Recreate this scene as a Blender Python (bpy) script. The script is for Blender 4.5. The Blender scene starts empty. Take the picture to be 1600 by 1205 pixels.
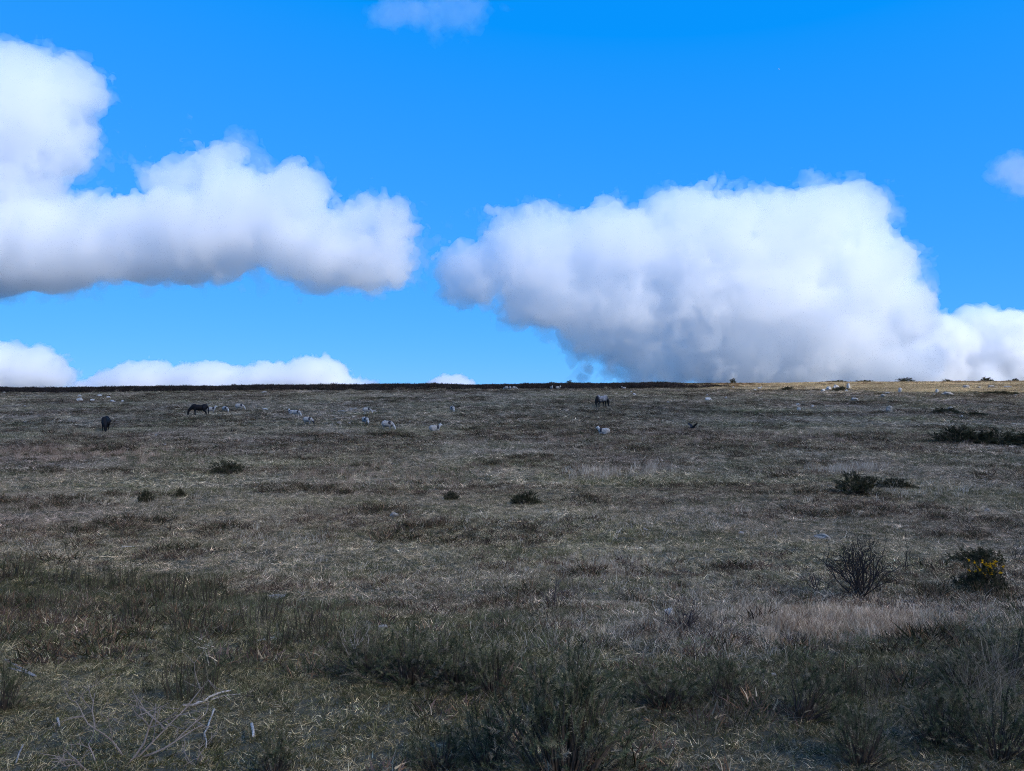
import bpy, bmesh, math, random
import numpy as np
from mathutils import Vector, Matrix, Euler
R = math.radians
sc = bpy.context.scene
COL = sc.collection

# ------------------------------------------------------------------ camera
CAMZ = 1.6
F = 1186.0                                   # focal length in pixels of a 1600 px wide frame
cam = bpy.data.cameras.new('camera'); cam_ob = bpy.data.objects.new('camera', cam); COL.objects.link(cam_ob)
cam.sensor_width = 36; cam.lens = 36 * F / 1600; cam.clip_start = .1; cam.clip_end = 80000
cam_ob.location = (0, 0, CAMZ); cam_ob.rotation_euler = (R(90), 0, 0)
sc.camera = cam_ob

# ------------------------------------------------------------------ sky, sun, exposure
SUN_EL, SUN_AZ = R(37), R(128)               # azimuth clockwise from the view direction (+y)
world = bpy.data.worlds.new('World'); sc.world = world; world.use_nodes = True
_n = world.node_tree; _bg = _n.nodes['Background']
_sky = _n.nodes.new('ShaderNodeTexSky'); _sky.sky_type = 'NISHITA'; _sky.sun_disc = False
_sky.sun_elevation = SUN_EL; _sky.sun_rotation = SUN_AZ
_sky.dust_density = 0.0; _sky.ozone_density = 5.0; _sky.air_density = 1.0; _sky.altitude = 5000
# one colour response for the whole sky (the deep azure of the photograph): per channel gain * max(x - offset, 0) ** power
SKY_STRENGTH = .15
_sep = _n.nodes.new('ShaderNodeSeparateColor'); _com = _n.nodes.new('ShaderNodeCombineColor')
_n.links.new(_sky.outputs[0], _sep.inputs[0])
for _i, (_off, _pow, _gain) in enumerate(((.077, .6, .104), (0, .30, .262), (0, .10, .55))):
    def _m(op, a, b):
        n = _n.nodes.new('ShaderNodeMath'); n.operation = op
        for q, x in enumerate((a, b)):
            if hasattr(x, 'is_output'): _n.links.new(x, n.inputs[q])
            else: n.inputs[q].default_value = x
        return n.outputs[0]
    _x = _m('MULTIPLY', _sep.outputs[_i], SKY_STRENGTH)
    _x = _m('POWER', _m('MAXIMUM', _m('SUBTRACT', _x, _off), .0005), _pow)
    _n.links.new(_m('MULTIPLY', _x, _gain / SKY_STRENGTH), _com.inputs[_i])
_n.links.new(_com.outputs[0], _bg.inputs[0])
_bg.inputs[1].default_value = SKY_STRENGTH
sun = bpy.data.lights.new('sun', 'SUN'); sun_ob = bpy.data.objects.new('sun', sun); COL.objects.link(sun_ob)
sun.energy = 2.5; sun.angle = R(.53); sun.color = (1, .95, .88)
sun_ob.rotation_euler = (R(90) - SUN_EL, 0, math.pi - SUN_AZ)
SUN_DIR = np.array([math.sin(SUN_AZ) * math.cos(SUN_EL), math.cos(SUN_AZ) * math.cos(SUN_EL), math.sin(SUN_EL)])
vs = sc.view_settings; vs.view_transform = 'Standard'; vs.look = 'None'; vs.exposure = 1.0; vs.gamma = 1
cy = sc.cycles
cy.max_bounces = 22; cy.diffuse_bounces = 2; cy.glossy_bounces = 2; cy.transmission_bounces = 3
cy.volume_bounces = 20; cy.transparent_max_bounces = 96
cy.use_denoising = True; cy.denoising_prefilter = 'NONE'; cy.denoising_input_passes = 'RGB_ALBEDO_NORMAL'; cy.filter_width = 1.0; cy.adaptive_threshold = .01

# ------------------------------------------------------------------ helpers
def hash3(i, j, k, s):
    n = (i * 374761393 + j * 668265263 + k * 2147483647 + s * 974634777) & 0xffffffff
    n = ((n ^ (n >> 13)) * 1274126177) & 0xffffffff
    n = n ^ (n >> 16)
    return (n & 0xffffff) / 0xffffff
def vnoise(p, s=0):
    p = np.asarray(p, float); f = np.floor(p).astype(np.int64); t = p - f; t = t * t * t * (t * (6 * t - 15) + 10)
    r = 0
    for a in (0, 1):
        for b in (0, 1):
            for c in (0, 1):
                w = (t[:, 0] if a else 1 - t[:, 0]) * (t[:, 1] if b else 1 - t[:, 1]) * (t[:, 2] if c else 1 - t[:, 2])
                r = r + w * hash3(f[:, 0] + a, f[:, 1] + b, f[:, 2] + c, s)
    return r * 2 - 1
def fbm2(x, y, scale, octv=4, seed=0, ay=1.0):
    p = np.stack([np.asarray(x, float) / scale, np.asarray(y, float) / (scale * ay), np.zeros(np.shape(x))], 1)
    r = 0; a = 1; tot = 0
    for i in range(octv):
        r = r + a * vnoise(p * 2 ** i + 17.3 * i, seed + i); tot += a; a *= .55
    return r / tot
def sstep(a, b, x):
    t = np.clip((np.asarray(x, float) - a) / (b - a), 0, 1); return t * t * (3 - 2 * t)
def link(name, me, parent=None):
    o = bpy.data.objects.new(name, me); COL.objects.link(o)
    if parent is not None: o.parent = parent
    return o
def tag(o, label=None, cat=None, group=None, kind=None):
    if label: o['label'] = label
    if cat: o['category'] = cat
    if group: o['group'] = group
    if kind: o['kind'] = kind
    return o
def empty(name, loc, rz=0, s=1):
    o = bpy.data.objects.new(name, None); COL.objects.link(o); o.location = loc; o.rotation_euler = (0, 0, rz); o.scale = (s, s, s)
    o.empty_display_size = .1
    return o
# ------------------------------------------------------------------ clouds: closed billowing shells filled with even, pale volume
def volume_material(name, density):
    m = bpy.data.materials.new(name); m.use_nodes = True; t = m.node_tree; t.nodes.clear()
    o = t.nodes.new('ShaderNodeOutputMaterial'); v = t.nodes.new('ShaderNodeVolumePrincipled')
    t.links.new(v.outputs[0], o.inputs['Volume'])
    v.inputs['Color'].default_value = (1, 1, 1, 1); v.inputs['Density'].default_value = density; v.inputs['Anisotropy'].default_value = .45
    return m
def sky_point(u, v, D): return np.array([(u - 800) / F * D, D, CAMZ + (602.5 - v) / F * D])
def cloud(D, blobs, label, S, shells, vox, amp=1.0, bias=.47, seed=0, world_pts=None, base=None, bil=1.0, torn=None):
    pts = world_pts or [(sky_point(u, v, D + dd * S), np.array([ru / F * D, dep / F * D, rv / F * D]))
                        for (u, v, ru, rv, dep, dd) in [(b + (None, 0))[:6] if len(b) == 4 else b for b in
                        [bb if len(bb) == 6 else (bb[0], bb[1], bb[2], bb[3], (bb[2] + bb[3]) * .5, 0) for bb in blobs]]]
    pad = S * .5
    lo = np.min([c - r for c, r in pts], 0) - pad; hi = np.max([c + r for c, r in pts], 0) + pad
    ctr = (lo + hi) / 2; lo = lo - ctr; hi = hi - ctr
    ng = bpy.data.node_groups.new('cloud_shape', 'GeometryNodeTree')
    ng.interface.new_socket('Geometry', in_out='OUTPUT', socket_type='NodeSocketGeometry')
    N = ng.nodes; L = ng.links
    def node(t, **k):
        n = N.new(t)
        for a, b in k.items(): setattr(n, a, b)
        return n
    def put(n, xs):
        for i, x in enumerate(xs):
            if x is None: continue
            if hasattr(x, 'is_output'): L.new(x, n.inputs[i])
            else: n.inputs[i].default_value = x
    def mth(op, *xs):
        n = node('ShaderNodeMath', operation=op); put(n, xs); return n.outputs[0]
    def vec(op, *xs):
        n = node('ShaderNodeVectorMath', operation=op); put(n, xs); return n
    pos = node('GeometryNodeInputPosition').outputs[0]
    def noise(scale, det, rough, off):
        n = node('ShaderNodeTexNoise'); L.new(vec('ADD', pos, (off, off * 2, off * 3)).outputs[0], n.inputs['Vector'])
        n.inputs['Scale'].default_value = scale; n.inputs['Detail'].default_value = det; n.inputs['Roughness'].default_value = rough
        return n
    wn = noise(1 / (S * .8), 3, .5, seed * 777. + 100)
    wv = vec('SCALE', vec('SUBTRACT', wn.outputs['Color'], (.5, .5, .5)).outputs[0]); wv.inputs['Scale'].default_value = S * .7
    wp = vec('ADD', pos, wv.outputs[0]).outputs[0]
    f = None
    for c, r in pts:
        d = vec('LENGTH', vec('DIVIDE', vec('SUBTRACT', wp, tuple(c - ctr)).outputs[0], tuple(r)).outputs[0]).outputs['Value']
        g = mth('MULTIPLY', mth('SUBTRACT', 1.0, d), float(min(r)))
        f = g if f is None else mth('SMOOTH_MAX', f, g, S * .15)
    n1 = noise(1 / (S * .5), 8, .69, seed * 333. + 50)
    n2 = noise(1 / (S * .3), 2, .5, seed * 91. + 900)
    bl = mth('SUBTRACT', mth('ABSOLUTE', mth('SUBTRACT', n2.outputs[0], .5)), .1)          # rounded heads with creases between
    g = mth('ADD', f, mth('MULTIPLY', mth('SUBTRACT', n1.outputs[0], bias), S * .95 * amp))
    g = mth('ADD', g, mth('MULTIPLY', bl, S * .5 * amp * bil))
    if base is not None:                                  # level cloud base
        zz = node('ShaderNodeSeparateXYZ'); L.new(pos, zz.inputs[0])
        g = mth('SMOOTH_MIN', g, mth('MULTIPLY', mth('SUBTRACT', zz.outputs[2], base - ctr[2]), 1.0), S * .3)
    vc = node('GeometryNodeVolumeCube'); L.new(mth('ADD', g, 1000.0), vc.inputs['Density']); vc.inputs['Background'].default_value = 0
    vc.inputs['Min'].default_value = tuple(lo); vc.inputs['Max'].default_value = tuple(hi)
    for k, ax in enumerate('XYZ'): vc.inputs['Resolution ' + ax].default_value = int((hi - lo)[k] / vox / (1, 1.5, 1)[k]) + 2
    join = node('GeometryNodeJoinGeometry'); mats = []
    for (nm, lev, dens) in shells:
        vm = node('GeometryNodeVolumeToMesh', resolution_mode='GRID'); L.new(vc.outputs[0], vm.inputs[0])
        vm.inputs['Threshold'].default_value = 1000.0 + lev * S; vm.inputs['Adaptivity'].default_value = min(.9, .2 + max(lev, 0) * 3)
        st = node('GeometryNodeSetMaterial'); L.new(vm.outputs[0], st.inputs[0]); mats.append(volume_material('cloud_' + nm, dens))
        st.inputs['Material'].default_value = mats[-1]; L.new(st.outputs[0], join.inputs[0])
    if torn:                                              # torn, thin shreds round the edges
        n3 = noise(1 / (S * .42), 8, .70, seed * 57. + 400)
        gw = mth('ADD', f, mth('MULTIPLY', mth('SUBTRACT', n3.outputs[0], .515), S * 2.1))
        if base is not None: gw = mth('SMOOTH_MIN', gw, mth('ADD', mth('SUBTRACT', zz.outputs[2], base - ctr[2]), S * .12), S * .3)
        vw = node('GeometryNodeVolumeCube'); L.new(mth('ADD', gw, 1000.0), vw.inputs['Density']); vw.inputs['Background'].default_value = 0
        vw.inputs['Min'].default_value = tuple(lo); vw.inputs['Max'].default_value = tuple(hi)
        for k, ax in enumerate('XYZ'): vw.inputs['Resolution ' + ax].default_value = int((hi - lo)[k] / vox / (1.3, 1.9, 1.3)[k]) + 2
        vm = node('GeometryNodeVolumeToMesh', resolution_mode='GRID'); L.new(vw.outputs[0], vm.inputs[0]); vm.inputs['Threshold'].default_value = 1000.0; vm.inputs['Adaptivity'].default_value = .3
        st = node('GeometryNodeSetMaterial'); L.new(vm.outputs[0], st.inputs[0]); mats.append(volume_material('cloud_wisps', torn))
        st.inputs['Material'].default_value = mats[-1]; L.new(st.outputs[0], join.inputs[0]); shells = shells + [('wisps', 0, torn)]
    out = node('NodeGroupOutput'); L.new(join.outputs[0], out.inputs[0])
    root = empty('cloud', ctr); tag(root, label, 'cloud')
    tmp = bpy.data.objects.new('tmp', bpy.data.meshes.new('tmp')); COL.objects.link(tmp)
    md = tmp.modifiers.new('shape', 'NODES'); md.node_group = ng
    me = bpy.data.meshes.new_from_object(tmp.evaluated_get(bpy.context.evaluated_depsgraph_get()))
    nv, npol, nl = len(me.vertices), len(me.polygons), len(me.loops)
    co = np.empty(nv * 3, np.float32); me.vertices.foreach_get('co', co); co = co.reshape(-1, 3)
    mi = np.empty(npol, np.int32); me.polygons.foreach_get('material_index', mi)
    ls = np.empty(npol, np.int32); me.polygons.foreach_get('loop_start', ls); lt = np.empty(npol, np.int32); me.polygons.foreach_get('loop_total', lt)
    lv = np.empty(nl, np.int32); me.loops.foreach_get('vertex_index', lv)
    names = [m.name if m else '' for m in me.materials]; tris = int((lt - 2).sum())
    for (nm, lev, dens), mat in zip(shells, mats):
        sel = np.where(mi == names.index(mat.name))[0]
        lc = lt[sel]; off = np.concatenate([[0], np.cumsum(lc)[:-1]])
        loops = lv[np.repeat(ls[sel] - off, lc) + np.arange(lc.sum())]
        uq, inv = np.unique(loops, return_inverse=True)
        m2 = bpy.data.meshes.new(nm); m2.vertices.add(len(uq)); m2.vertices.foreach_set('co', co[uq].ravel())
        m2.loops.add(len(inv)); m2.loops.foreach_set('vertex_index', inv.astype(np.int32))
        m2.polygons.add(len(sel)); m2.polygons.foreach_set('loop_start', off.astype(np.int32))
        m2.update(calc_edges=True); m2.materials.append(mat)
        link(nm, m2, root)
    bpy.data.objects.remove(tmp); bpy.data.node_groups.remove(ng); bpy.data.meshes.remove(me)
    print('cloud', label, 'tris', tris, [int(x) for x in (hi - lo) / vox])
    return root
SB = lambda k: [('body', .02, .013 * k)]
SH = lambda k: [('fringe', 0.0, .006 * k), ('body', .05, .014 * k)]
cloud(3200, [(-80, 200, 120, 120), (40, 185, 105, 100), (105, 140, 55, 50), (55, 120, 50, 38), (10, 280, 80, 80),
             (-60, 390, 150, 80), (80, 385, 120, 80), (200, 375, 110, 65), (310, 370, 120, 75), (395, 330, 90, 70), (460, 310, 60, 50),
             (500, 390, 100, 60), (590, 410, 70, 52), (590, 345, 60, 32), (345, 245, 45, 24), (285, 278, 45, 24)],
      'long white cumulus cloud with a tall tower at one end', 330, SB(.9), 9.8, base=378, seed=1, bil=.8, torn=.0032)
cloud(4500, [(740, 425, 62, 50), (775, 375, 45, 35), (850, 410, 90, 75), (960, 400, 110, 80), (1080, 395, 120, 90), (1200, 395, 120, 95), (1290, 365, 80, 75),
             (1335, 430, 90, 80), (1180, 480, 180, 65), (960, 480, 140, 50), (850, 480, 70, 36), (915, 520, 50, 40), (1000, 540, 90, 48), (1130, 550, 120, 50), (1270, 530, 120, 65), (1395, 490, 75, 56), (1040, 580, 90, 28), (1200, 585, 130, 32), (1360, 570, 90, 40)],
      'great broad cumulus cloud with bright top and grey base', 450, SB(.55), 13, seed=2, bil=.8, amp=.9, torn=.0022)
cloud(7000, [(1360, 540, 90, 56), (1440, 545, 110, 58), (1530, 545, 100, 62), (1640, 560, 100, 68), (1480, 595, 140, 34)],
      'low bank of white cloud under the great grey-based cumulus', 480, SH(.7), 21, seed=3, bil=.8)
cloud(9000, [(-40, 580, 90, 50), (50, 578, 58, 36)], 'small white cumulus at the horizon under the tall cloud tower', 420, SH(.6), 22, seed=4)
cloud(9500, [(165, 610, 50, 20), (225, 600, 70, 36), (330, 600, 85, 34), (430, 600, 75, 32), (490, 596, 60, 40), (540, 610, 50, 20)],
      'low row of white cumulus heads rising behind the ridge', 330, SH(.7), 19, seed=5)
cloud(9500, [(705, 606, 42, 20)], 'tiny white cloud top just showing over the ridge', 200, SH(.8), 16, seed=6)
cloud(2600, [(650, 15, 75, 26), (720, 8, 55, 24)], 'faint thin wisp of cloud high above the field', 220, [('fringe', 0, .0012), ('body', .08, .0014)], 7, seed=7)
cloud(3600, [(1590, 272, 40, 34)], 'small faint puff of cloud beside the great cumulus', 200, [('fringe', 0, .0016), ('body', .08, .002)], 8, seed=8)
# unseen cloud shading the field, hung up-sun; spread wide to add white fill light
_h = 420.0; _off = SUN_DIR * (_h / SUN_DIR[2]); _sh = []
_g = np.random.default_rng(77)
for _gx in np.arange(-900, 500, 150):
    for _gy in np.arange(-900, 700, 150):
        gx, gy = _gx + _g.uniform(-40, 40), _gy + _g.uniform(-40, 40)
        if gx > -40 and gy > 120 - .42 * (gx - 51) - 215 - .5 * max(0, -gx): continue           # gap shaped in the sheet so the sun reaches the far moor
        _sh.append((gx, gy, 125.))
_sh += [(-60, -70, 120), (60, -80, 110), (-45, 85, 75), (15, 95, 38), (55, 50, 48), (-110, 170, 60), (-30, 140, 40), (100, 10, 70), (0, 0, 70), (-60, 25, 80), (0, 45, 60), (72, 76, 32), (95, 60, 45), (36, 118, 30), (-110, 60, 70), (130, 60, 40)]
cloud(0, None, 'unseen thin sheet of cumulus overhead, widened to shade and fill the grazed field', 130, [('fringe', 0, .0025), ('body', .06, .006), ('core', .14, .0066)], 14, seed=9, amp=.35, bias=.44,
      world_pts=[(np.array([gx, gy, 0.]) + _off, np.array([r, r, 34.])) for gx, gy, r in _sh])
# unseen cumulus added round the sides and behind for neutral white fill
for (cx, cy_, cz, w, sd, lb) in ((-1700, -300, 620, 420, 11, 'unseen cumulus added off to one side of the field for white fill'), (900, -2300, 640, 520, 12, 'broad unseen cumulus added behind the viewpoint for white fill'), (-900, -1500, 600, 480, 13, 'unseen fill cumulus added behind the bank and to one side')):
    cloud(0, None, lb, 300, SH(.8), 26, seed=sd, world_pts=[(np.array([cx + k * w * .8, cy_ + ((k * 7) % 3 - 1) * w * .4, cz + 40 * (k % 2)]), np.array([w * .6, w * .5, 150. + 30 * (k % 2)])) for k in (-1, 0, 1)])
# ------------------------------------------------------------------ the lie of the land
_pd = np.array([-400, -20, 0, 3, 4, 5, 6, 7, 9, 12, 16, 22, 30, 45, 60, 80, 100, 120, 135, 146, 152, 160, 168, 180, 220, 400, 1500, 14000.])
_pz = np.array([-6, -1.7, -1.58, -1.6, -1.68, -1.8, -1.95, -2.15, -2.6, -3.0, -3.28, -3.5, -3.6, -3.62, -3.45, -2.95, -2.3, -1.55, -.98, -.6, -.32, -.05, 0, -.1, -1.0, -9, -60, -420.])
_yy = np.concatenate([np.linspace(-400, 0, 200, endpoint=False), np.geomspace(.5, 14000, 2400)])
_zz = np.interp(_yy, _pd, _pz)
for _ in range(60): _zz[1:-1] = .25 * _zz[:-2] + .5 * _zz[1:-1] + .25 * _zz[2:]
def ground_z(x, y):
    x = np.atleast_1d(np.asarray(x, float)); y = np.atleast_1d(np.asarray(y, float))
    z = np.interp(y, _yy, _zz) + CAMZ
    z = z + np.clip(x, -260, 260) * .0073 * sstep(60, 165, y)
    near = sstep(-30, 0, y) * (1 - sstep(180, 400, y))
    z = z + near * (.10 * fbm2(x, y, 5.0, 3, 11) + .035 * fbm2(x, y, .9, 3, 12) * (1 - sstep(30, 60, y)) + .22 * fbm2(x, y, 26., 2, 13) * sstep(15, 50, y))
    return z
def on_ground(u, v):
    """the point of the field seen at photograph position u, v"""
    ds = np.concatenate([np.arange(1.5, 30, .02), np.arange(30, 230, .1)])
    zr = CAMZ + (602.5 - v) / F * ds; zg = ground_z((u - 800) / F * ds, ds)
    hit = np.where(zr <= zg)[0]
    d = ds[hit[0]] if len(hit) else 165.
    x = (u - 800) / F * d
    return Vector((x, d, float(ground_z(x, d)[0])))

def bank_ratio(x, y):
    u = 800 + F * np.asarray(x) / np.maximum(y, .5); return y / np.interp(u, [-200, 0, 350, 700, 1000, 1300, 1600, 1800], [14, 13, 11, 6.8, 5.3, 5.2, 7.0, 8])
def bank(x, y):
    """1 on the near bank with its green moss and scrub, 0 out on the grazed field"""
    u = 800 + F * np.asarray(x) / np.maximum(y, .5); d = np.interp(u, [-200, 0, 350, 700, 1000, 1300, 1600, 1800], [14, 13, 11, 6.8, 5.3, 5.2, 7.0, 8])
    return 1 - sstep(-.14, .14, y / d - 1 + .16 * fbm2(x, y, 1.2, 3, 71))
# ------------------------------------------------------------------ materials
def mat(name, rough=.9, spec=.15):
    m = bpy.data.materials.new(name); m.use_nodes = True; t = m.node_tree
    b = t.nodes['Principled BSDF']; b.inputs['Roughness'].default_value = rough; b.inputs['Specular IOR Level'].default_value = spec
    return m, t, b
def noise_mix(t, scale, ramp, detail=5, coord='Object', rough=.6, stretch=None):
    tc = t.nodes.new('ShaderNodeTexCoord'); n = t.nodes.new('ShaderNodeTexNoise'); n.inputs['Scale'].default_value = scale
    n.inputs['Detail'].default_value = detail; n.inputs['Roughness'].default_value = rough
    if stretch:
        mp = t.nodes.new('ShaderNodeMapping'); mp.inputs['Scale'].default_value = stretch; t.links.new(tc.outputs[coord], mp.inputs[0]); t.links.new(mp.outputs[0], n.inputs['Vector'])
    else: t.links.new(tc.outputs[coord], n.inputs['Vector'])
    r = t.nodes.new('ShaderNodeValToRGB'); el = r.color_ramp.elements
    while len(el) < len(ramp): el.new(.5)
    for e, (p, c) in zip(el, ramp): e.position = p; e.color = (*c, 1)
    t.links.new(n.outputs[0], r.inputs[0]); return r.outputs[0], n
def bump(t, b, scale, strength, dist=.02, coord='Object'):
    tc = t.nodes.new('ShaderNodeTexCoord'); n = t.nodes.new('ShaderNodeTexNoise'); n.inputs['Scale'].default_value = scale; n.inputs['Detail'].default_value = 6
    t.links.new(tc.outputs[coord], n.inputs['Vector']); bp = t.nodes.new('ShaderNodeBump'); bp.inputs['Strength'].default_value = strength; bp.inputs['Distance'].default_value = dist
    t.links.new(n.outputs[0], bp.inputs['Height']); t.links.new(bp.outputs[0], b.inputs['Normal'])
def noise_mat(name, scale, ramp, rough=.9, bs=None, bd=.02, bstr=.6, **k):
    m, t, b = mat(name, rough); c, _ = noise_mix(t, scale, ramp, **k); t.links.new(c, b.inputs['Base Color'])
    if bs: bump(t, b, bs, bstr, bd)
    return m
def mixc(t, fac, a, b):
    n = t.nodes.new('ShaderNodeMix'); n.data_type = 'RGBA'
    for s, x in ((0, fac), (6, a), (7, b)):
        if hasattr(x, 'is_output'): t.links.new(x, n.inputs[s])
        else: n.inputs[s].default_value = x if s == 0 else (*x, 1)
    return n.outputs[2]
def leaf_mat(name, trans=.25, tinted=True):
    """per-blade colour from the mesh, times a tint carried by each scattered tuft"""
    m = bpy.data.materials.new(name); m.use_nodes = True; t = m.node_tree; t.nodes.clear()
    o = t.nodes.new('ShaderNodeOutputMaterial'); a = t.nodes.new('ShaderNodeAttribute'); a.attribute_name = 'col'; c = a.outputs['Color']
    if tinted:
        a2 = t.nodes.new('ShaderNodeAttribute'); a2.attribute_name = 'tint'; a2.attribute_type = 'INSTANCER'
        x = t.nodes.new('ShaderNodeMix'); x.data_type = 'RGBA'; x.blend_type = 'MULTIPLY'; x.inputs[0].default_value = 1
        t.links.new(c, x.inputs[6]); t.links.new(a2.outputs['Color'], x.inputs[7]); c = x.outputs[2]
    d = t.nodes.new('ShaderNodeBsdfDiffuse'); tr = t.nodes.new('ShaderNodeBsdfTranslucent'); mx = t.nodes.new('ShaderNodeMixShader'); mx.inputs[0].default_value = trans
    t.links.new(c, d.inputs[0]); t.links.new(c, tr.inputs[0]); t.links.new(d.outputs[0], mx.inputs[1]); t.links.new(tr.outputs[0], mx.inputs[2]); t.links.new(mx.outputs[0], o.inputs[0])
    return m

# ------------------------------------------------------------------ ground sheet
def build_ground():
    ys = np.concatenate([np.linspace(-600, -10, 20, endpoint=False), np.linspace(-10, 1, 24, endpoint=False), np.geomspace(1, 30, 190, endpoint=False), np.linspace(30, 200, 150, endpoint=False), np.geomspace(200, 14000, 40)])
    s = np.linspace(-1, 1, 181); s = .22 * s + .78 * s ** 3
    w = np.where(ys < 0, 90 + np.abs(ys) * 1.5, np.maximum(90, ys * 1.6))
    X = w[:, None] * s[None, :]; Y = np.repeat(ys[:, None], len(s), 1); Z = ground_z(X.ravel(), Y.ravel()).reshape(X.shape)
    n, m = X.shape; idx = np.arange(n * m).reshape(n, m)
    q = np.stack([idx[:-1, :-1], idx[:-1, 1:], idx[1:, 1:], idx[1:, :-1]], -1).reshape(-1, 4)
    me = bpy.data.meshes.new('ground'); me.from_pydata(np.stack([X, Y, Z], -1).reshape(-1, 3).tolist(), [], q.tolist()); me.update()
    me.polygons.foreach_set('use_smooth', np.ones(len(me.polygons), bool))
    mt, t, b = mat('peat_and_turf', .95, .05)
    c1, _ = noise_mix(t, .35, [(.3, (.045, .048, .028)), (.5, (.09, .082, .054)), (.7, (.16, .135, .095))], detail=9, rough=.7)
    c2, _ = noise_mix(t, 14, [(.35, (.022, .022, .016)), (.5, (.07, .064, .045)), (.68, (.16, .14, .105))], detail=8, rough=.75)
    t.links.new(mixc(t, .6, c1, c2), b.inputs['Base Color']); bump(t, b, 9, .9, .05)
    me.materials.append(mt); o = link('ground', me); tag(o, kind='structure'); return o
build_ground()

# ------------------------------------------------------------------ tufts and their scattering (what nobody could count)
rng = np.random.default_rng(20)
class Blades:
    def __init__(s): s.v = []; s.f = []; s.c = []
    def blade(s, p, d, L, w, bend, col, seg=2):
        p = np.array(p, float); d = np.array(d, float); d /= np.linalg.norm(d)
        side = np.cross(d, rng.normal(size=3)); side /= np.linalg.norm(side)
        i0 = len(s.v)
        for k in range(seg):
            t = k / seg; q = p + d * L * t + np.array(bend) * t * t; ww = w * (1 - .5 * t)
            s.v += [q - side * ww * .5, q + side * ww * .5]; s.c += [col, col]
        s.v.append(p + d * L + np.array(bend)); s.c.append(col)
        for k in range(seg - 1): s.f.append((i0 + 2 * k, i0 + 2 * k + 1, i0 + 2 * k + 3, i0 + 2 * k + 2))
        s.f.append((i0 + 2 * seg - 2, i0 + 2 * seg - 1, i0 + 2 * seg))
    def tube(s, pts, radii, col, n=4):
        pts = [np.array(p, float) for p in pts]; i0 = len(s.v)
        for k, p in enumerate(pts):
            d = pts[min(k + 1, len(pts) - 1)] - pts[max(k - 1, 0)]; d /= np.linalg.norm(d) + 1e-9
            a = np.cross(d, [.3, .5, .81]); a /= np.linalg.norm(a) + 1e-9; b = np.cross(d, a)
            for j in range(n):
                th = 2 * math.pi * j / n; s.v.append(p + radii[k] * (a * math.cos(th) + b * math.sin(th))); s.c.append(col)
        for k in range(len(pts) - 1):
            for j in range(n):
                s.f.append((i0 + k * n + j, i0 + k * n + (j + 1) % n, i0 + (k + 1) * n + (j + 1) % n, i0 + (k + 1) * n + j))
        s.f.append(tuple(i0 + j for j in range(n))[::-1]); s.f.append(tuple(i0 + (len(pts) - 1) * n + j for j in range(n)))
    def mesh(s, name, material):
        me = bpy.data.meshes.new(name); me.from_pydata([tuple(map(float, v)) for v in s.v], [], s.f)
        a = me.color_attributes.new('col', 'FLOAT_COLOR', 'POINT'); c = np.ones((len(s.v), 4), np.float32); c[:, :3] = np.array(s.c)
        a.data.foreach_set('color', c.ravel()); me.materials.append(material); me.update(); return me
STRAW = np.array([.50, .41, .30]); PALE = np.array([.64, .56, .45]); GREY = np.array([.31, .275, .215]); GREEN = np.array([.072, .085, .045]); OLIVE = np.array([.155, .145, .085])
BROWN = np.array([.15, .105, .075]); HEATH = np.array([.062, .050, .044]); RUST = np.array([.26, .15, .085])
def pick(pal, wts):
    c = pal[rng.choice(len(pal), p=np.array(wts) / sum(wts))] * rng.uniform(.7, 1.3); return c
def tuft(n, rad, l0, l1, w, up, pal, wts, seg=2):
    B = Blades()
    for _ in range(n):
        th = rng.uniform(0, 2 * math.pi); r = rad * math.sqrt(rng.uniform()); p = (r * math.cos(th), r * math.sin(th), -.01)
        th2 = rng.uniform(0, 2 * math.pi); d = (math.cos(th2), math.sin(th2), rng.uniform(*up)); L = rng.uniform(l0, l1)
        B.blade(p, d, L, w * rng.uniform(.7, 1.3), rng.normal(size=3) * L * .25 - np.array([0, 0, L * .12]), pick(pal, wts), seg)
    return B
LEAF = leaf_mat('dead_grass_and_leaf')
def template_set(name, metas):
    c = bpy.data.collections.new(name)
    for i, me in enumerate(metas):
        c.objects.link(bpy.data.objects.new('%s_%02d' % (name, i), me))
    return c
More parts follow.
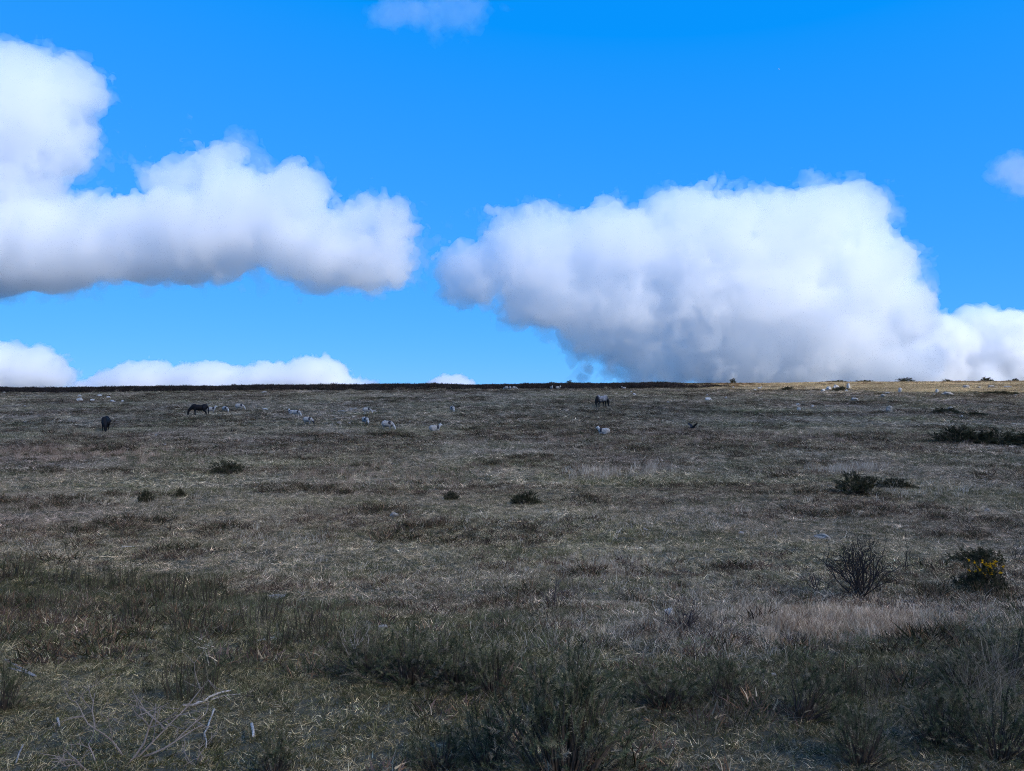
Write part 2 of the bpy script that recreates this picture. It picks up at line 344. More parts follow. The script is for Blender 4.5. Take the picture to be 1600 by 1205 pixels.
def scatter(name, tmpl, P, idx, rot, scl, tint, label, cat):
    me = bpy.data.meshes.new(name); n = len(P); me.vertices.add(n); me.vertices.foreach_set('co', np.asarray(P, np.float32).ravel())
    def attr(nm, tp, key, arr, dt=np.float32):
        a = me.attributes.new(nm, tp, 'POINT'); a.data.foreach_set(key, np.ascontiguousarray(arr, dt).ravel())
    attr('idx', 'INT', 'value', idx, np.int32); attr('rot', 'FLOAT_VECTOR', 'vector', rot); attr('scl', 'FLOAT_VECTOR', 'vector', scl)
    t4 = np.ones((n, 4), np.float32); t4[:, :3] = tint; attr('tint', 'FLOAT_COLOR', 'color', t4)
    o = link(name, me); tag(o, label, cat, kind='stuff')
    ng = bpy.data.node_groups.new(name, 'GeometryNodeTree'); ng.interface.new_socket('Geometry', in_out='INPUT', socket_type='NodeSocketGeometry'); ng.interface.new_socket('Geometry', in_out='OUTPUT', socket_type='NodeSocketGeometry')
    N = ng.nodes; L = ng.links; gi = N.new('NodeGroupInput'); go = N.new('NodeGroupOutput'); ip = N.new('GeometryNodeInstanceOnPoints'); ci = N.new('GeometryNodeCollectionInfo')
    ci.inputs['Collection'].default_value = tmpl; ci.inputs['Separate Children'].default_value = True; ci.inputs['Reset Children'].default_value = True
    L.new(gi.outputs[0], ip.inputs['Points']); L.new(ci.outputs[0], ip.inputs['Instance']); ip.inputs['Pick Instance'].default_value = True
    for nm, tp, so_ in (('idx', 'INT', 'Instance Index'), ('rot', 'FLOAT_VECTOR', 'Rotation'), ('scl', 'FLOAT_VECTOR', 'Scale')):
        a = N.new('GeometryNodeInputNamedAttribute'); a.data_type = tp; a.inputs[0].default_value = nm
        L.new(a.outputs[0], ip.inputs[so_])
    L.new(ip.outputs[0], go.inputs[0]); md = o.modifiers.new('scatter', 'NODES'); md.node_group = ng
    return o
def field_points(d0, d1, dens, margin=1.18):
    """points over the part of the field in and just around the view"""
    hw = .675 * margin
    area = hw * (d1 * d1 - d0 * d0) + 3 * (d1 - d0)
    n = int(area * dens); d = np.sqrt(rng.uniform(d0 * d0, d1 * d1, n)); x = rng.uniform(-1, 1, n) * (hw * d + 1.5)
    return x, d
def pix(x, y):
    z = ground_z(x, y); return 800 + F * x / y, 602.5 - F * (z - CAMZ) / y
# --- short grazed turf: matted dead grass with green through it
mixed = ([GREY, STRAW, PALE, OLIVE, GREEN, BROWN], [.25, .2, .07, .28, .12, .08])
TURF = [tuft(34, .075, .03, .085, .0042, (.0, .9), *mixed).mesh('turf', LEAF) for _ in range(6)] \
     + [tuft(40, .07, .03, .08, .0042, (.3, 1.6), [GREEN, OLIVE, STRAW, GREY], [.42, .33, .13, .12]).mesh('turf', LEAF) for _ in range(3)] \
     + [tuft(34, .08, .04, .11, .0042, (-.05, .5), [PALE, STRAW, GREY], [.3, .4, .3]).mesh('turf', LEAF) for _ in range(3)]
TURF_C = template_set('turf_tuft', TURF)
def turf_layer(d0, d1, dens, sxy, sz, name, label):
    x, y = field_points(d0, d1, dens); z = ground_z(x, y); n = len(x)
    bk = bank(x, y)
    a = .6 * fbm2(x, y, .55 + .02 * d1, 3, 31) + .35 * fbm2(x, y, 3.2 + .04 * d1, 3, 32) + rng.normal(size=n) * .36 - .16 * bk
    g = .7 * fbm2(x, y, 1.3 + .03 * d1, 4, 33) + rng.normal(size=n) * .27 + .24 * bk
    idx = np.where(g > .30, rng.integers(6, 9, n), np.where(a > .28, rng.integers(9, 12, n), rng.integers(0, 6, n)))
    br = np.exp(.25 * fbm2(x, y, 2.0 + .05 * d1, 4, 34) + rng.normal(size=n) * .45 - .04)
    tint = br[:, None] * np.stack([np.ones(n), .97 + .05 * fbm2(x, y, 6, 2, 35), .95 + .1 * fbm2(x, y, 7, 2, 36)], 1)
    tint *= np.array([[1.07, 1.0, .90]])
    tint *= 1 + bk[:, None] * (np.array([[.80, .82, .70]]) - 1)
    s = rng.uniform(.75, 1.35, n)
    scl = np.stack([s * sxy, s * sxy, s * sz * (1 + .3 * fbm2(x, y, 1.5 + .03 * d1, 2, 37))], 1)
    rot = np.stack([rng.normal(size=n) * .15, rng.normal(size=n) * .15, rng.uniform(0, 6.28, n)], 1)
    return scatter(name, TURF_C, np.stack([x, y, z], 1), idx, rot, scl, tint, label, 'grass')
turf_layer(1.6, 5, 1000, .5, .5, 'turf', 'short matted grass and moss close by on the bank')
turf_layer(5, 9, 460, .72, .68, 'turf', 'matted grass and moss down the far side of the bank')
turf_layer(9, 26, 150, 1.25, 1.15, 'turf', 'short dead grass of the lower field beyond the bank')
turf_layer(26, 62, 40, 2.6, 1.9, 'turf', 'close grazed grey grass in the middle of the field')
turf_layer(62, 152, 9, 5.5, 2.4, 'turf', 'thin pale grass on the rise below the ridge')
# ------------------------------------------------------------------ heather, stalks, long grass
def dome(n, rad, h, w, pal, wts):
    B = Blades()
    for _ in range(n):
        th = rng.uniform(0, 6.283); r = rad * math.sqrt(rng.uniform()) ; k = 1 - (r / rad) ** 2
        p = (r * math.cos(th) * .9, r * math.sin(th) * .9, h * k * rng.uniform(.0, .7))
        d = (math.cos(th) * r / rad + rng.normal() * .5, math.sin(th) * r / rad + rng.normal() * .5, .9 + rng.normal() * .3)
        L = h * rng.uniform(.35, .75); B.blade(p, d, L, w * rng.uniform(.7, 1.4), rng.normal(size=3) * L * .2, pick(pal, wts))
    return B
def stalks(n, rad, l0, l1, w, pal, wts, lean=.35, droop=.25):
    B = Blades()
    for _ in range(n):
        th = rng.uniform(0, 6.283); r = rad * math.sqrt(rng.uniform()); L = rng.uniform(l0, l1); c = pick(pal, wts)
        p = np.array([r * math.cos(th), r * math.sin(th), -.02]); d = np.array([rng.normal() * lean, rng.normal() * lean, 1.]); d /= np.linalg.norm(d); bn = rng.normal(size=3) * L * droop * np.array([1, 1, .4])
        pts = [p + d * L * t + bn * t * t for t in (0, .35, .7, 1)]; B.tube(pts, [w, w * .9, w * .75, w * .4], c, 3)
        if rng.uniform() < .4:
            q = pts[2]; d2 = d + rng.normal(size=3) * .8; d2 /= np.linalg.norm(d2); B.tube([q, q + d2 * L * .3], [w * .6, w * .3], c, 3)
    return B
HEATHER_C = template_set('heather_clump', [dome(46, .11, .10, .006, [HEATH, BROWN, GREY, np.array([.10, .075, .075])], [.4, .25, .15, .2]).mesh('heather', LEAF) for _ in range(4)]
    + [dome(60, .13, .16, .006, [HEATH, np.array([.030, .036, .020]), BROWN], [.4, .4, .2]).mesh('heather', LEAF) for _ in range(3)])
def heather_layer(d0, d1, dens, sxy, sz, thr, seed, label):
    x, y = field_points(d0, d1, dens); f = fbm2(x, y, 1.6 + .05 * d1, 4, seed, .8); k = f + rng.normal(size=len(x)) * .12 > thr; x = x[k]; y = y[k]; n = len(x); s = rng.uniform(.6, 1.5, n)
    idx = np.where(fbm2(x, y, 1.1, 2, seed + 3) + rng.normal(size=n) * .2 > .3, rng.integers(4, 7, n), rng.integers(0, 4, n))
    br = np.exp(rng.normal(size=n) * .3)
    scatter('heather', HEATHER_C, np.stack([x, y, ground_z(x, y)], 1), idx, np.stack([rng.normal(size=n) * .1, rng.normal(size=n) * .1, rng.uniform(0, 6.28, n)], 1),
            np.stack([s * sxy, s * sxy, s * sz], 1), br[:, None] * np.array([[1.15, 1, .82]]), label, 'heather')
heather_layer(2, 12, 22, .9, .8, .10, 51, 'low dark heather sprigs among the foreground grass')
heather_layer(12, 40, 11, 1.5, 1.0, .05, 52, 'dark heather tufts speckling the lower field')
heather_layer(40, 150, 2.2, 4.2, 1.5, .0, 53, 'brown heather thinly spread over the upper field')
# low dark scrub of young gorse, bilberry and heather covering the bank
SCRUB_C = template_set('bank_scrub', [dome(80, .12, .15, .0046, [np.array([.075, .080, .040]), np.array([.12, .115, .060]), HEATH, STRAW * .6], [.4, .3, .2, .1]).mesh('scrub', LEAF) for _ in range(4)])
_x, _y = field_points(2.2, 14.5, 60); _k = bank(_x, _y) * (.2 + .55 * sstep(.5, .8, bank_ratio(_x, _y)) + 1.3 * fbm2(_x, _y, .8, 3, 73)) * (.45 + .55 * sstep(3.5, 5.5, _y)) > rng.uniform(size=len(_x)) * .9; _x = _x[_k]; _y = _y[_k]; _n = len(_x); _s = rng.uniform(.5, 1.25, _n) * (.65 + .35 * sstep(3, 6, _y))
scatter('bank_scrub', SCRUB_C, np.stack([_x, _y, ground_z(_x, _y) - .01], 1), rng.integers(0, 4, _n), np.stack([rng.normal(size=_n) * .15, rng.normal(size=_n) * .15, rng.uniform(0, 6.28, _n)], 1), np.stack([_s, _s, _s * .6], 1),
        np.exp(rng.normal(size=_n) * .35 + .3 * fbm2(_x, _y, 1.2, 3, 74))[:, None] * np.ones((1, 3)), 'low dark green scrub covering the near bank', 'scrub')
# the dark heather bank along the ridge
RIDGE_C = template_set('ridge_clump', [dome(170, .5, .42, .03, [HEATH, BROWN, np.array([.034, .032, .022])], [.45, .2, .35]).mesh('ridge_heather', LEAF) for _ in range(4)])
_n = 17000; _x = rng.uniform(-170, 170, _n); _y = rng.uniform(138, 185, _n)
_fr = 142 + 3 * fbm2(_x, _x * 0, 14, 3, 61) + 12 * sstep(30, 60, _x)
_k = _y > _fr; _k &= ~((_x > 40) & (rng.uniform(size=_n) < .60 * sstep(40, 62, _x) * (_y < 176))); _x = _x[_k]; _y = _y[_k]; _n = len(_x)
_s = rng.uniform(.5, 1.25, _n) * (1 + .6 * fbm2(_x, _y, 8, 3, 62)); _s *= 1.25 - .5 * sstep(30, 60, _x)
scatter('ridge_heather', RIDGE_C, np.stack([_x, _y, ground_z(_x, _y) - .03], 1), rng.integers(0, 4, _n), np.stack([np.zeros(_n), np.zeros(_n), rng.uniform(0, 6.28, _n)], 1),
        np.stack([_s * 1.2, _s * 1.2, _s], 1), np.exp(rng.normal(size=_n) * .2)[:, None] * np.where(_x[:, None] > 42, [[3.2, 2.5, 1.6]], [[.6, .58, .62]]), 'dark bank of heather along the skyline ridge, one end tinted as sunlit', 'heather')  # right-hand clumps multiplied to a bright brown, sunlight put into the tint
# yellow grass below the ridge, its colour raised to carry the sunlit strip
_n = 26000; _x = rng.uniform(35, 150, _n); _y = rng.uniform(95, 182, _n); _k = _y > 130 - .42 * (_x - 51) + 5 * fbm2(_x, _y, 8, 3, 66); _x = _x[_k]; _y = _y[_k]; _n = len(_x); _s = rng.uniform(.6, 1.3, _n)
MOOR_C = template_set('moor_grass', [tuft(60, .5, .25, .5, .02, (.5, 2.), [STRAW * 1.1, OLIVE * 1.4, RUST, PALE], [.5, .2, .12, .18]).mesh('moor_grass', LEAF) for _ in range(4)])
scatter('moor_grass', MOOR_C, np.stack([_x, _y, ground_z(_x, _y)], 1), rng.integers(0, 4, _n), np.stack([np.zeros(_n), np.zeros(_n), rng.uniform(0, 6.28, _n)], 1),
        np.stack([_s * 1.3, _s * 1.3, _s * .7], 1), np.exp(rng.normal(size=_n) * .25 + .45 * fbm2(_x, _y, 9, 3, 64))[:, None] * np.array([[1.15, 1.02, .74]]), 'yellow moor grass in front of the ridge, sunlight put into its tint', 'grass')
# dead stalks and straw in patches
STALK_C = template_set('dead_stalk', [stalks(7, .10, .10, .26, .0028, [PALE, STRAW, GREY], [.4, .35, .25]).mesh('stalks', LEAF) for _ in range(5)]
    + [stalks(8, .12, .14, .32, .0032, [GREY * .8, HEATH * 1.4, BROWN], [.4, .3, .3], .5, .35).mesh('stalks', LEAF) for _ in range(3)]
    + [stalks(22, .11, .10, .24, .0026, [STRAW, PALE, RUST * .9 + .05], [.5, .3, .2], .22, .18).mesh('stalks', LEAF) for _ in range(3)])
_tabd = np.concatenate([np.arange(1.5, 30, .05), np.arange(30, 165, .4)])
def on_ground_many(u, v):
    x = (u[:, None] - 800) / F * _tabd[None, :]
    zg = np.interp(_tabd, _yy, _zz)[None, :] + np.clip(x, -260, 260) * .0073 * sstep(60, 165, _tabd)[None, :]
    hit = (602.5 - v[:, None]) / F * _tabd[None, :] <= zg; d = np.where(hit.any(1), _tabd[hit.argmax(1)], 145.)
    x = (u - 800) / F * d; return np.stack([x, d, ground_z(x, d)], 1)
def patch(cx, cy, ru, rv, n, kinds, s0, s1, tint=(1, 1, 1)):
    u = cx + rng.normal(size=n) * ru * .5; v = cy + rng.normal(size=n) * rv * .5
    P = on_ground_many(u, v); i = rng.choice(kinds, n); s = rng.uniform(s0, s1, n); t = np.exp(rng.normal(size=n) * .2)[:, None] * np.array([tint])
    return P, i, s, t
def stalk_patches(specs, label):
    A = [patch(*s) for s in specs]; P = np.concatenate([a[0] for a in A]); i = np.concatenate([a[1] for a in A]); s = np.concatenate([a[2] for a in A]); t = np.concatenate([a[3] for a in A]); n = len(P)
    scatter('dead_stalks', STALK_C, P, i, np.stack([rng.normal(size=n) * .12, rng.normal(size=n) * .12, rng.uniform(0, 6.28, n)], 1), np.stack([s, s, s], 1), t, label, 'dead stalks')
pl = [0, 1, 2, 3, 4]; dk = [5, 6, 7]; sw = [8, 9, 10]
stalk_patches([(1320, 978, 170, 26, 330, sw, .36, .68, (1.04, .96, .88)), (1390, 985, 90, 18, 110, sw, .40, .66, (.95, .88, .8)), (1180, 960, 220, 40, 90, sw, .3, .55, (.9, .84, .78))], 'dense patch of pale straw stems in the lower field')
stalk_patches([(1000, 925, 220, 60, 130, pl, .4, .8), (880, 1000, 260, 36, 110, pl, .3, .55), (1110, 1010, 180, 36, 90, pl, .35, .6), (450, 845, 110, 22, 80, pl, .6, 1.), (640, 900, 260, 40, 90, pl, .4, .8),
               (1220, 950, 200, 40, 70, pl, .4, .7), (1500, 960, 120, 30, 60, pl, .4, .7), (60, 850, 80, 20, 40, pl, .5, .9), (950, 880, 120, 25, 170, sw, .4, .7)], 'bleached broken stems standing in the lower field')
stalk_patches([(870, 930, 160, 30, 70, dk, .5, .9), (1130, 930, 120, 35, 60, dk, .5, .8), (1060, 985, 70, 20, 40, dk, .5, .8), (1270, 935, 110, 14, 40, dk, .5, .8), (330, 870, 200, 20, 50, dk, .4, .7), (1450, 940, 110, 14, 40, dk, .4, .8)],
              'charred dark twigs left standing in the lower field')
stalk_patches([(100, 712, 240, 12, 160, sw, 1.2, 1.9, (.8, .68, .64)), (930, 740, 45, 9, 50, sw, 1.2, 2.0), (1335, 736, 60, 7, 60, sw, 1.2, 2.0), (1015, 735, 30, 9, 30, sw, 1.2, 2.0), (620, 745, 200, 16, 110, sw, 1.0, 1.7, (.75, .66, .62)),
               (1250, 690, 600, 12, 160, sw, 1.2, 2.0, (.75, .66, .64)), (1450, 770, 200, 14, 80, pl, 1.0, 1.6), (1000, 820, 420, 28, 160, pl, .7, 1.2), (300, 790, 350, 30, 160, pl, .7, 1.2, (.9, .85, .8))], 'faded reddish stems drifting across the middle of the field')
LONG_C = template_set('long_grass', [stalks(14, .10, .22, .50, .0016, [PALE * .8, STRAW, OLIVE * 1.5], [.3, .4, .3], .35, .5).mesh('long_grass', LEAF) for _ in range(4)])
_sp = [patch(1540, 1110, 80, 90, 46, [0, 1, 2, 3], .4, .75), patch(1400, 1120, 60, 60, 14, [0, 1, 2, 3], .3, .5), patch(500, 1010, 300, 60, 24, [0, 1, 2, 3], .25, .45), patch(640, 1030, 160, 40, 16, [0, 1, 2, 3], .3, .45), patch(1180, 1130, 120, 40, 18, [0, 1, 2, 3], .25, .4)]
P = np.concatenate([a[0] for a in _sp]); n = len(P); s = np.concatenate([a[2] for a in _sp])
scatter('long_grass', LONG_C, P, np.concatenate([a[1] for a in _sp]), np.stack([rng.normal(size=n) * .1, -.15 + rng.normal(size=n) * .15, rng.uniform(0, 6.28, n)], 1), np.stack([s, s, s], 1), np.ones((n, 3)) * rng.uniform(.3, .62, (n, 1)), 'long wispy dead grass hanging over the foreground bank', 'grass')

# ------------------------------------------------------------------ gorse
BARK = leaf_mat('bark', 0, False); GORSE = leaf_mat('gorse_spines', .2, False); PETAL = leaf_mat('gorse_petals', .3, False)
def gorse_meshes(w, h, nstem, per, style, spine=.024, sw_=.0036, dens=5.0, seed=0, ln0=.07, ln1=.15, shade=1.):
    global rng
    keep = rng; rng = np.random.default_rng(900 + seed)
    S = Blades(); L = Blades()
    gp = [np.array([.095, .098, .050]), np.array([.15, .135, .078]), np.array([.22, .18, .12]), np.array([.05, .056, .030])]; gp = [c * shade for c in gp]
    def spines(pts, c, t0=.05, k=1.):
        pts = np.array(pts); seg = np.linalg.norm(np.diff(pts, axis=0), axis=1); tot = seg.sum(); cum = np.concatenate([[0], np.cumsum(seg)]) / tot
        n = int(tot * (1 - t0) * 100 * dens); tt = rng.uniform(t0, 1, n)
        base = np.stack([np.interp(tt, cum, pts[:, a]) for a in range(3)], 1); i = np.clip(np.searchsorted(cum, tt) - 1, 0, len(seg) - 1); d = (np.diff(pts, axis=0) / seg[:, None])[i]
        r = rng.normal(size=(n, 3)); r -= d * (r * d).sum(1, keepdims=True); r /= np.linalg.norm(r, axis=1, keepdims=True) + 1e-9; dd = r + d * rng.uniform(.3, 1.3, (n, 1)); dd /= np.linalg.norm(dd, axis=1, keepdims=True)
        sl = spine * k * rng.uniform(.6, 1.25, n) * (1.15 - .55 * tt); sd = np.cross(dd, rng.normal(size=(n, 3))); sd *= sw_ * .5 / (np.linalg.norm(sd, axis=1, keepdims=True) + 1e-9)
        V = np.stack([base - sd, base + sd, base + dd * sl[:, None]], 1).reshape(-1, 3); i0 = len(L.v); cc = np.repeat(c[None] * rng.uniform(.75, 1.35, (n, 1)), 3, 0)
        L.v += list(V); L.c += list(cc); L.f += [(i0 + 3 * q, i0 + 3 * q + 1, i0 + 3 * q + 2) for q in range(n)]
    col = lambda: gp[rng.choice(4, p=[.35, .28, .15, .22])] * rng.uniform(.7, 1.35)
    for i in range(nstem):
        th = rng.uniform(0, 6.283); b = np.array([math.cos(th), math.sin(th), 0])
        if style == 'dome':                                   # sprigs stand out of a lumpy dome, on stems that fork from the base
            e = rng.uniform(0, 1) ** 1.1 * 1.5 - .05; lump = 1 + .16 * math.sin(3 * th + seed) + .12 * math.sin(5 * e + 2 * th); rr = lump * rng.uniform(.62, .95)
            tip = np.array([math.cos(th) * math.cos(e) * w * .5, math.sin(th) * math.cos(e) * w * .5, math.sin(e) * h]) * rr; nrm = np.array([math.cos(th) * math.cos(e), math.sin(th) * math.cos(e), math.sin(e) + .35])
            pts = [tip * np.array([.2, .2, 0]), tip * np.array([.55, .55, .45]) + rng.normal(size=3) * .02, tip]; S.tube(pts, [.006, .0045, .002], np.array([.085, .065, .05]) * rng.uniform(.6, 1.2), 4); spines(pts[1:], col(), .4)
            for k in range(per):
                d = nrm + rng.normal(size=3) * .55; d /= np.linalg.norm(d); ln = rng.uniform(ln0, ln1); q = tip + rng.normal(size=3) * .03 - d * ln * .3; e2 = q + d * ln; c = col()
                S.tube([q, e2], [.002, .001], c * .8, 3); spines([q, (q + e2) / 2 + rng.normal(size=3) * .006, e2], c)
        else:                                                 # upright bottle-brush shoots
            t = math.sqrt(rng.uniform()); reach = w * .5 * t; top = h * rng.uniform(.5, 1.0) * (1 - .3 * t); p0 = b * reach * .8; p1 = b * reach + np.array([0, 0, top]) + rng.normal(size=3) * .025
            pts = [p0 + (p1 - p0) * s_ + rng.normal(size=3) * .006 for s_ in np.linspace(0, 1, 5)]; S.tube(pts, np.linspace(.006, .002, 5), np.array([.085, .065, .05]) * rng.uniform(.6, 1.2), 4); spines(pts, col(), .12)
            for k in range(per):
                q = pts[rng.integers(1, 4)]; d = np.array([0, 0, 1.]) + rng.normal(size=3) * .4 + b * .3; d /= np.linalg.norm(d); e2 = q + d * rng.uniform(ln0, ln1); c = col(); S.tube([q, e2], [.002, .001], c * .8, 3); spines([q, (q + e2) / 2, e2], c)
    rng = keep
    return S.mesh('stems', BARK), L.mesh('spines', GORSE)
DOMES = [gorse_meshes(.75, .52, 90, 3, 'dome', seed=i, ln0=.05, ln1=.12, spine=.026, sw_=.004, dens=5) for i in range(3)]
BIGDOME = gorse_meshes(.80, .58, 170, 4, 'dome', spine=.022, sw_=.0034, dens=6, seed=9, ln0=.04, ln1=.10)
UPS = [gorse_meshes(.55, .36, 24, 1, 'up', seed=20 + i, dens=5) for i in range(3)]
FARS = [gorse_meshes(1.4, .55, 120, 4, 'dome', spine=.06, sw_=.014, dens=1.6, seed=40 + i, ln0=.08, ln1=.2, shade=.5) for i in range(3)]
def gorse(u, v, w, h, meshes, w0, h0, label, group=None, rz=None, sink=.02, flowers=0, tilt=0):
    """w, h in photograph pixels at the bush's distance"""
    p = on_ground(u, v); k = p.y / F
    o = empty('gorse_bush', (p.x, p.y, p.z - sink)); sx = w * k / w0; o.scale = (sx, sx, h * k / h0 * 1.12); o.rotation_euler = (0, tilt, rng.uniform(0, 6.28) if rz is None else rz)
    link('stems', meshes[0], o); f = link('spines', meshes[1], o)
    tag(o, label, 'gorse bush', group)
    return o, sx
gL = 'spiky gorse shoots standing upright along the crest of the bank'; grp = 'gorse shoots on the bank crest'
random.seed(4)
for (u, v, w, h) in ((95, 915, 70, 42), (150, 925, 60, 50), (192, 922, 62, 52), (262, 945, 80, 55), (335, 945, 80, 52)): gorse(u, v, w, h, random.choice(UPS), .55, .36, gL, grp)
for (u, v, w, h) in ((405, 975, 90, 60), (480, 1000, 90, 60), (545, 1020, 80, 60), (430, 1010, 90, 52)): gorse(u, v, w, h, random.choice(UPS), .55, .36, 'upright gorse shoots where the bank crest dips towards the large bush', 'gorse shoots on the dipping crest')
for (u, v, w, h) in ((20, 905, 70, 45), (60, 960, 80, 50), (300, 985, 90, 50), (210, 970, 90, 45)): gorse(u, v, w, h, random.choice(UPS), .55, .36, 'gorse shoots half hidden in scrub just behind the bank crest', 'gorse shoots in the scrub')
lowl = ('broad low gorse clump beside the dry straw-coloured sprig', 'rounded gorse clump between the dry sprig and the large bush', 'gorse clump touching the back of the large foreground bush', 'low spreading gorse clump on the other side of the large bush from the dry sprig', 'low gorse clump above the grassy hollow', 'gorse clump at the edge of the short turf beside the dry sprig', 'small dark gorse clump in front of the low clumps, near the large bush', 'spiky gorse clump pressed against the foot of the large bush')
for l_, (u, v, w, h) in zip(lowl, ((640, 1070, 170, 80), (710, 1075, 150, 70), (770, 1085, 130, 75), (1040, 1105, 170, 58), (1130, 1095, 140, 60), (575, 1060, 140, 58), (690, 1205, 130, 60), (765, 1200, 120, 90))):
    gorse(u, v, w, h, random.choice(DOMES), .75, .52, l_)
gorse(880, 1240, 290, 195, BIGDOME, .8, .58, 'large dense dark gorse bush at the front of the bank')
gorse(300, 1085, 95, 75, UPS[1], .55, .36, 'gorse clump behind the pale crooked stick')
gorse(1255, 1125, 130, 85, DOMES[1], .75, .52, 'gorse bush leaning over the grassy hollow', tilt=.5, rz=0)
gorse(1340, 1085, 90, 60, UPS[2], .55, .36, 'small brown gorse clump between the grassy hollow and the straw patch')
gorse(1345, 1195, 130, 90, DOMES[2], .75, .52, 'gorse bush with long dark twigs beside the long grass')
gL3 = 'gorse bush grown through with long dead grass'; g3 = 'gorse bushes in the long grass'
for (u, v, w, h) in ((1470, 1165, 160, 85), (1560, 1185, 180, 100), (1580, 1060, 170, 70), (1500, 1075, 130, 50)): gorse(u, v, w, h, random.choice(DOMES), .75, .52, gL3, g3)
gorse(8, 1110, 80, 70, DOMES[0], .75, .52, 'gorse bush near the split grey branch')
gorse(430, 1215, 110, 70, DOMES[1], .75, .52, 'brown-tipped gorse clump by the short white stick')
# the flowering bush
fo, fs = gorse(1538, 925, 84, 38, FARS[0], 1.4, .55, 'dark gorse bush in the lower field with yellow flowers on top')
fb = Blades()
for _ in range(7):
    d = rng.normal(size=3); d[2] = abs(d[2]); d /= np.linalg.norm(d); fb.blade((0, 0, 0), d, .028, .022, rng.normal(size=3) * .008, np.array([.75, .42, .02]) * rng.uniform(.8, 1.1))
fm = fb.mesh('flower', PETAL)
_ico = fo.children[1].data; _vv = np.empty(len(_ico.vertices) * 3, np.float32); _ico.vertices.foreach_get('co', _vv); _vv = _vv.reshape(-1, 3)
_top = _vv[(_vv[:, 2] > .40)]
for q in _top[rng.choice(len(_top), 32, replace=False)]:
    f = link('flower', fm, fo); f.location = q; f.scale = (1.8,) * 3; f.rotation_euler = (rng.uniform(-.5, .5), rng.uniform(-.5, .5), rng.uniform(0, 6.28))
fL = 'dark rounded gorse bush alone in the open field'; fg = 'lone dark bushes in the field'
for (u, v, w, h, l) in ((1340, 772, 78, 26, 'wide dark gorse bush in the open field below the straw strip'), (355, 741, 56, 17, 'low dark gorse bush in the field below the black ponies'), (228, 785, 26, 16, 'tiny dark heather bush in the middle of the field'),
                        (820, 788, 52, 17, 'flat dark heather bush in the middle of the field'), (282, 776, 18, 12, 'tiny dark twiggy bush beside another tiny bush in the field'), (705, 781, 26, 12, 'small dark tuft of gorse in the middle of the field'),
                        (1530, 882, 90, 22, 'low brown bush behind the flowering gorse'), (1455, 946, 0, 0, None), (1400, 762, 60, 12, 'thin dark bush beside the wide gorse bush')):
    if w: gorse(u, v, w, h, FARS[int(u) % 3], 1.4, .55, l)
for (u, v, w, h) in ((1500, 692, 85, 22), (1552, 694, 90, 18), (1608, 696, 110, 18)): gorse(u, v, w, h, FARS[int(u) % 3], 1.4, .55, 'dark green gorse bush in the long thicket on the rise', 'gorse thicket on the rise')
for (u, v, w, h) in ((1230, 610, 26, 5), (1314, 611, 26, 6), (1478, 646, 50, 7), (1525, 650, 45, 5), (1560, 616, 70, 4)): gorse(u, v, w, h, FARS[int(u) % 3], 1.4, .55, 'small dark bush on the slope under the ridge', 'small dark bushes under the ridge')
def ridge_bush(u, w, h, l, g=None, top=None):
    d = 172.; x = (u - 800) / F * d; k = d / F; o = empty('ridge_bush', (x, d, float(ground_z(x, d)[0]) - .05)); o.scale = (w * k / 1.4, w * k / 1.4, h * k / .55); o.rotation_euler = (0, 0, rng.uniform(0, 6))
    m = FARS[int(u) % 3]; link('stems', m[0], o); link('spines', m[1], o); tag(o, l, 'bush', g)
ridge_bush(1145, 12, 8, 'single round bush standing up on the skyline')
for (u, w, h, l) in ((890, 12, 7, 'peaked dark bush on the skyline beside the pair of sheep'), (862, 20, 5, 'ragged low bush on the skyline behind the pair of sheep'), (1005, 14, 4, 'low dark mound of bush on the skyline above the grey roan pony'), (365, 10, 5, 'small dark knob of bush on the skyline above the white sheep and black pony'), (475, 8, 4, 'tiny dark knob of bush on the skyline above a close pair of sheep'),
                     (1415, 30, 7, 'broadest rounded dark bush on the skyline above the sunlit strip'), (1541, 24, 7, 'twin-topped dark bush on the skyline above sunlit stones'), (1480, 16, 5, 'small pointed dark bush on the skyline between two broader ones')): ridge_bush(u, w, h, l)
for (u, w, h) in ((1350, 40, 4), (1310, 40, 4), (1585, 18, 5)): ridge_bush(u, w, h, 'long low dark bush lying along the skyline above the sunlit strip', 'low bushes on the skyline')

# ------------------------------------------------------------------ bare shrubs, sticks and branches
def branching(p, d, L, r, depth, col, B, spread=.55, up=.1):
    d = d / np.linalg.norm(d); pts = [p]; n = 4
    for i in range(n):
        d = d + rng.normal(size=3) * .15 + np.array([0, 0, up * .3]); d /= np.linalg.norm(d); pts.append(pts[-1] + d * L / n)
    B.tube(pts, np.linspace(r, r * .55, n + 1), col * rng.uniform(.85, 1.15), 5 if r > .006 else 4)
    if depth:
        for k in range(rng.integers(2, 4)):
            q = pts[rng.integers(2, n + 1)]; branching(q, d + rng.normal(size=3) * spread, L * rng.uniform(.5, .8), r * .6, depth - 1, col, B, spread, up)
def shrub(u, v, h, n, depth, col, label, spread=.5, r=.008, lean=(0, 0), name='bare_shrub', out=.45, group=None):
    p = on_ground(u, v); k = p.y / F; o = empty(name, p); tag(o, label, 'shrub', group)
    for i in range(n):
        B = Blades(); d = np.array([rng.normal() * out + lean[0], rng.normal() * out + lean[1], 1.])
        branching(np.array([rng.normal() * .02, rng.normal() * .02, -.02]), d, h * k * rng.uniform(.4, .62), r * rng.uniform(.7, 1.2), depth, np.array(col), B, spread)
        link('branch', B.mesh('branch', BARK), o)
CH = (.030, .027, .027); PK = (.22, .175, .145)
shrub(1345, 935, 100, 22, 3, CH, 'tall charred bare shrub with many thin dark twigs', r=.010)
shrub(1415, 893, 62, 2, 1, CH, 'single charred forked twig beside the charred shrub', r=.007, lean=(.1, 0), out=.2)
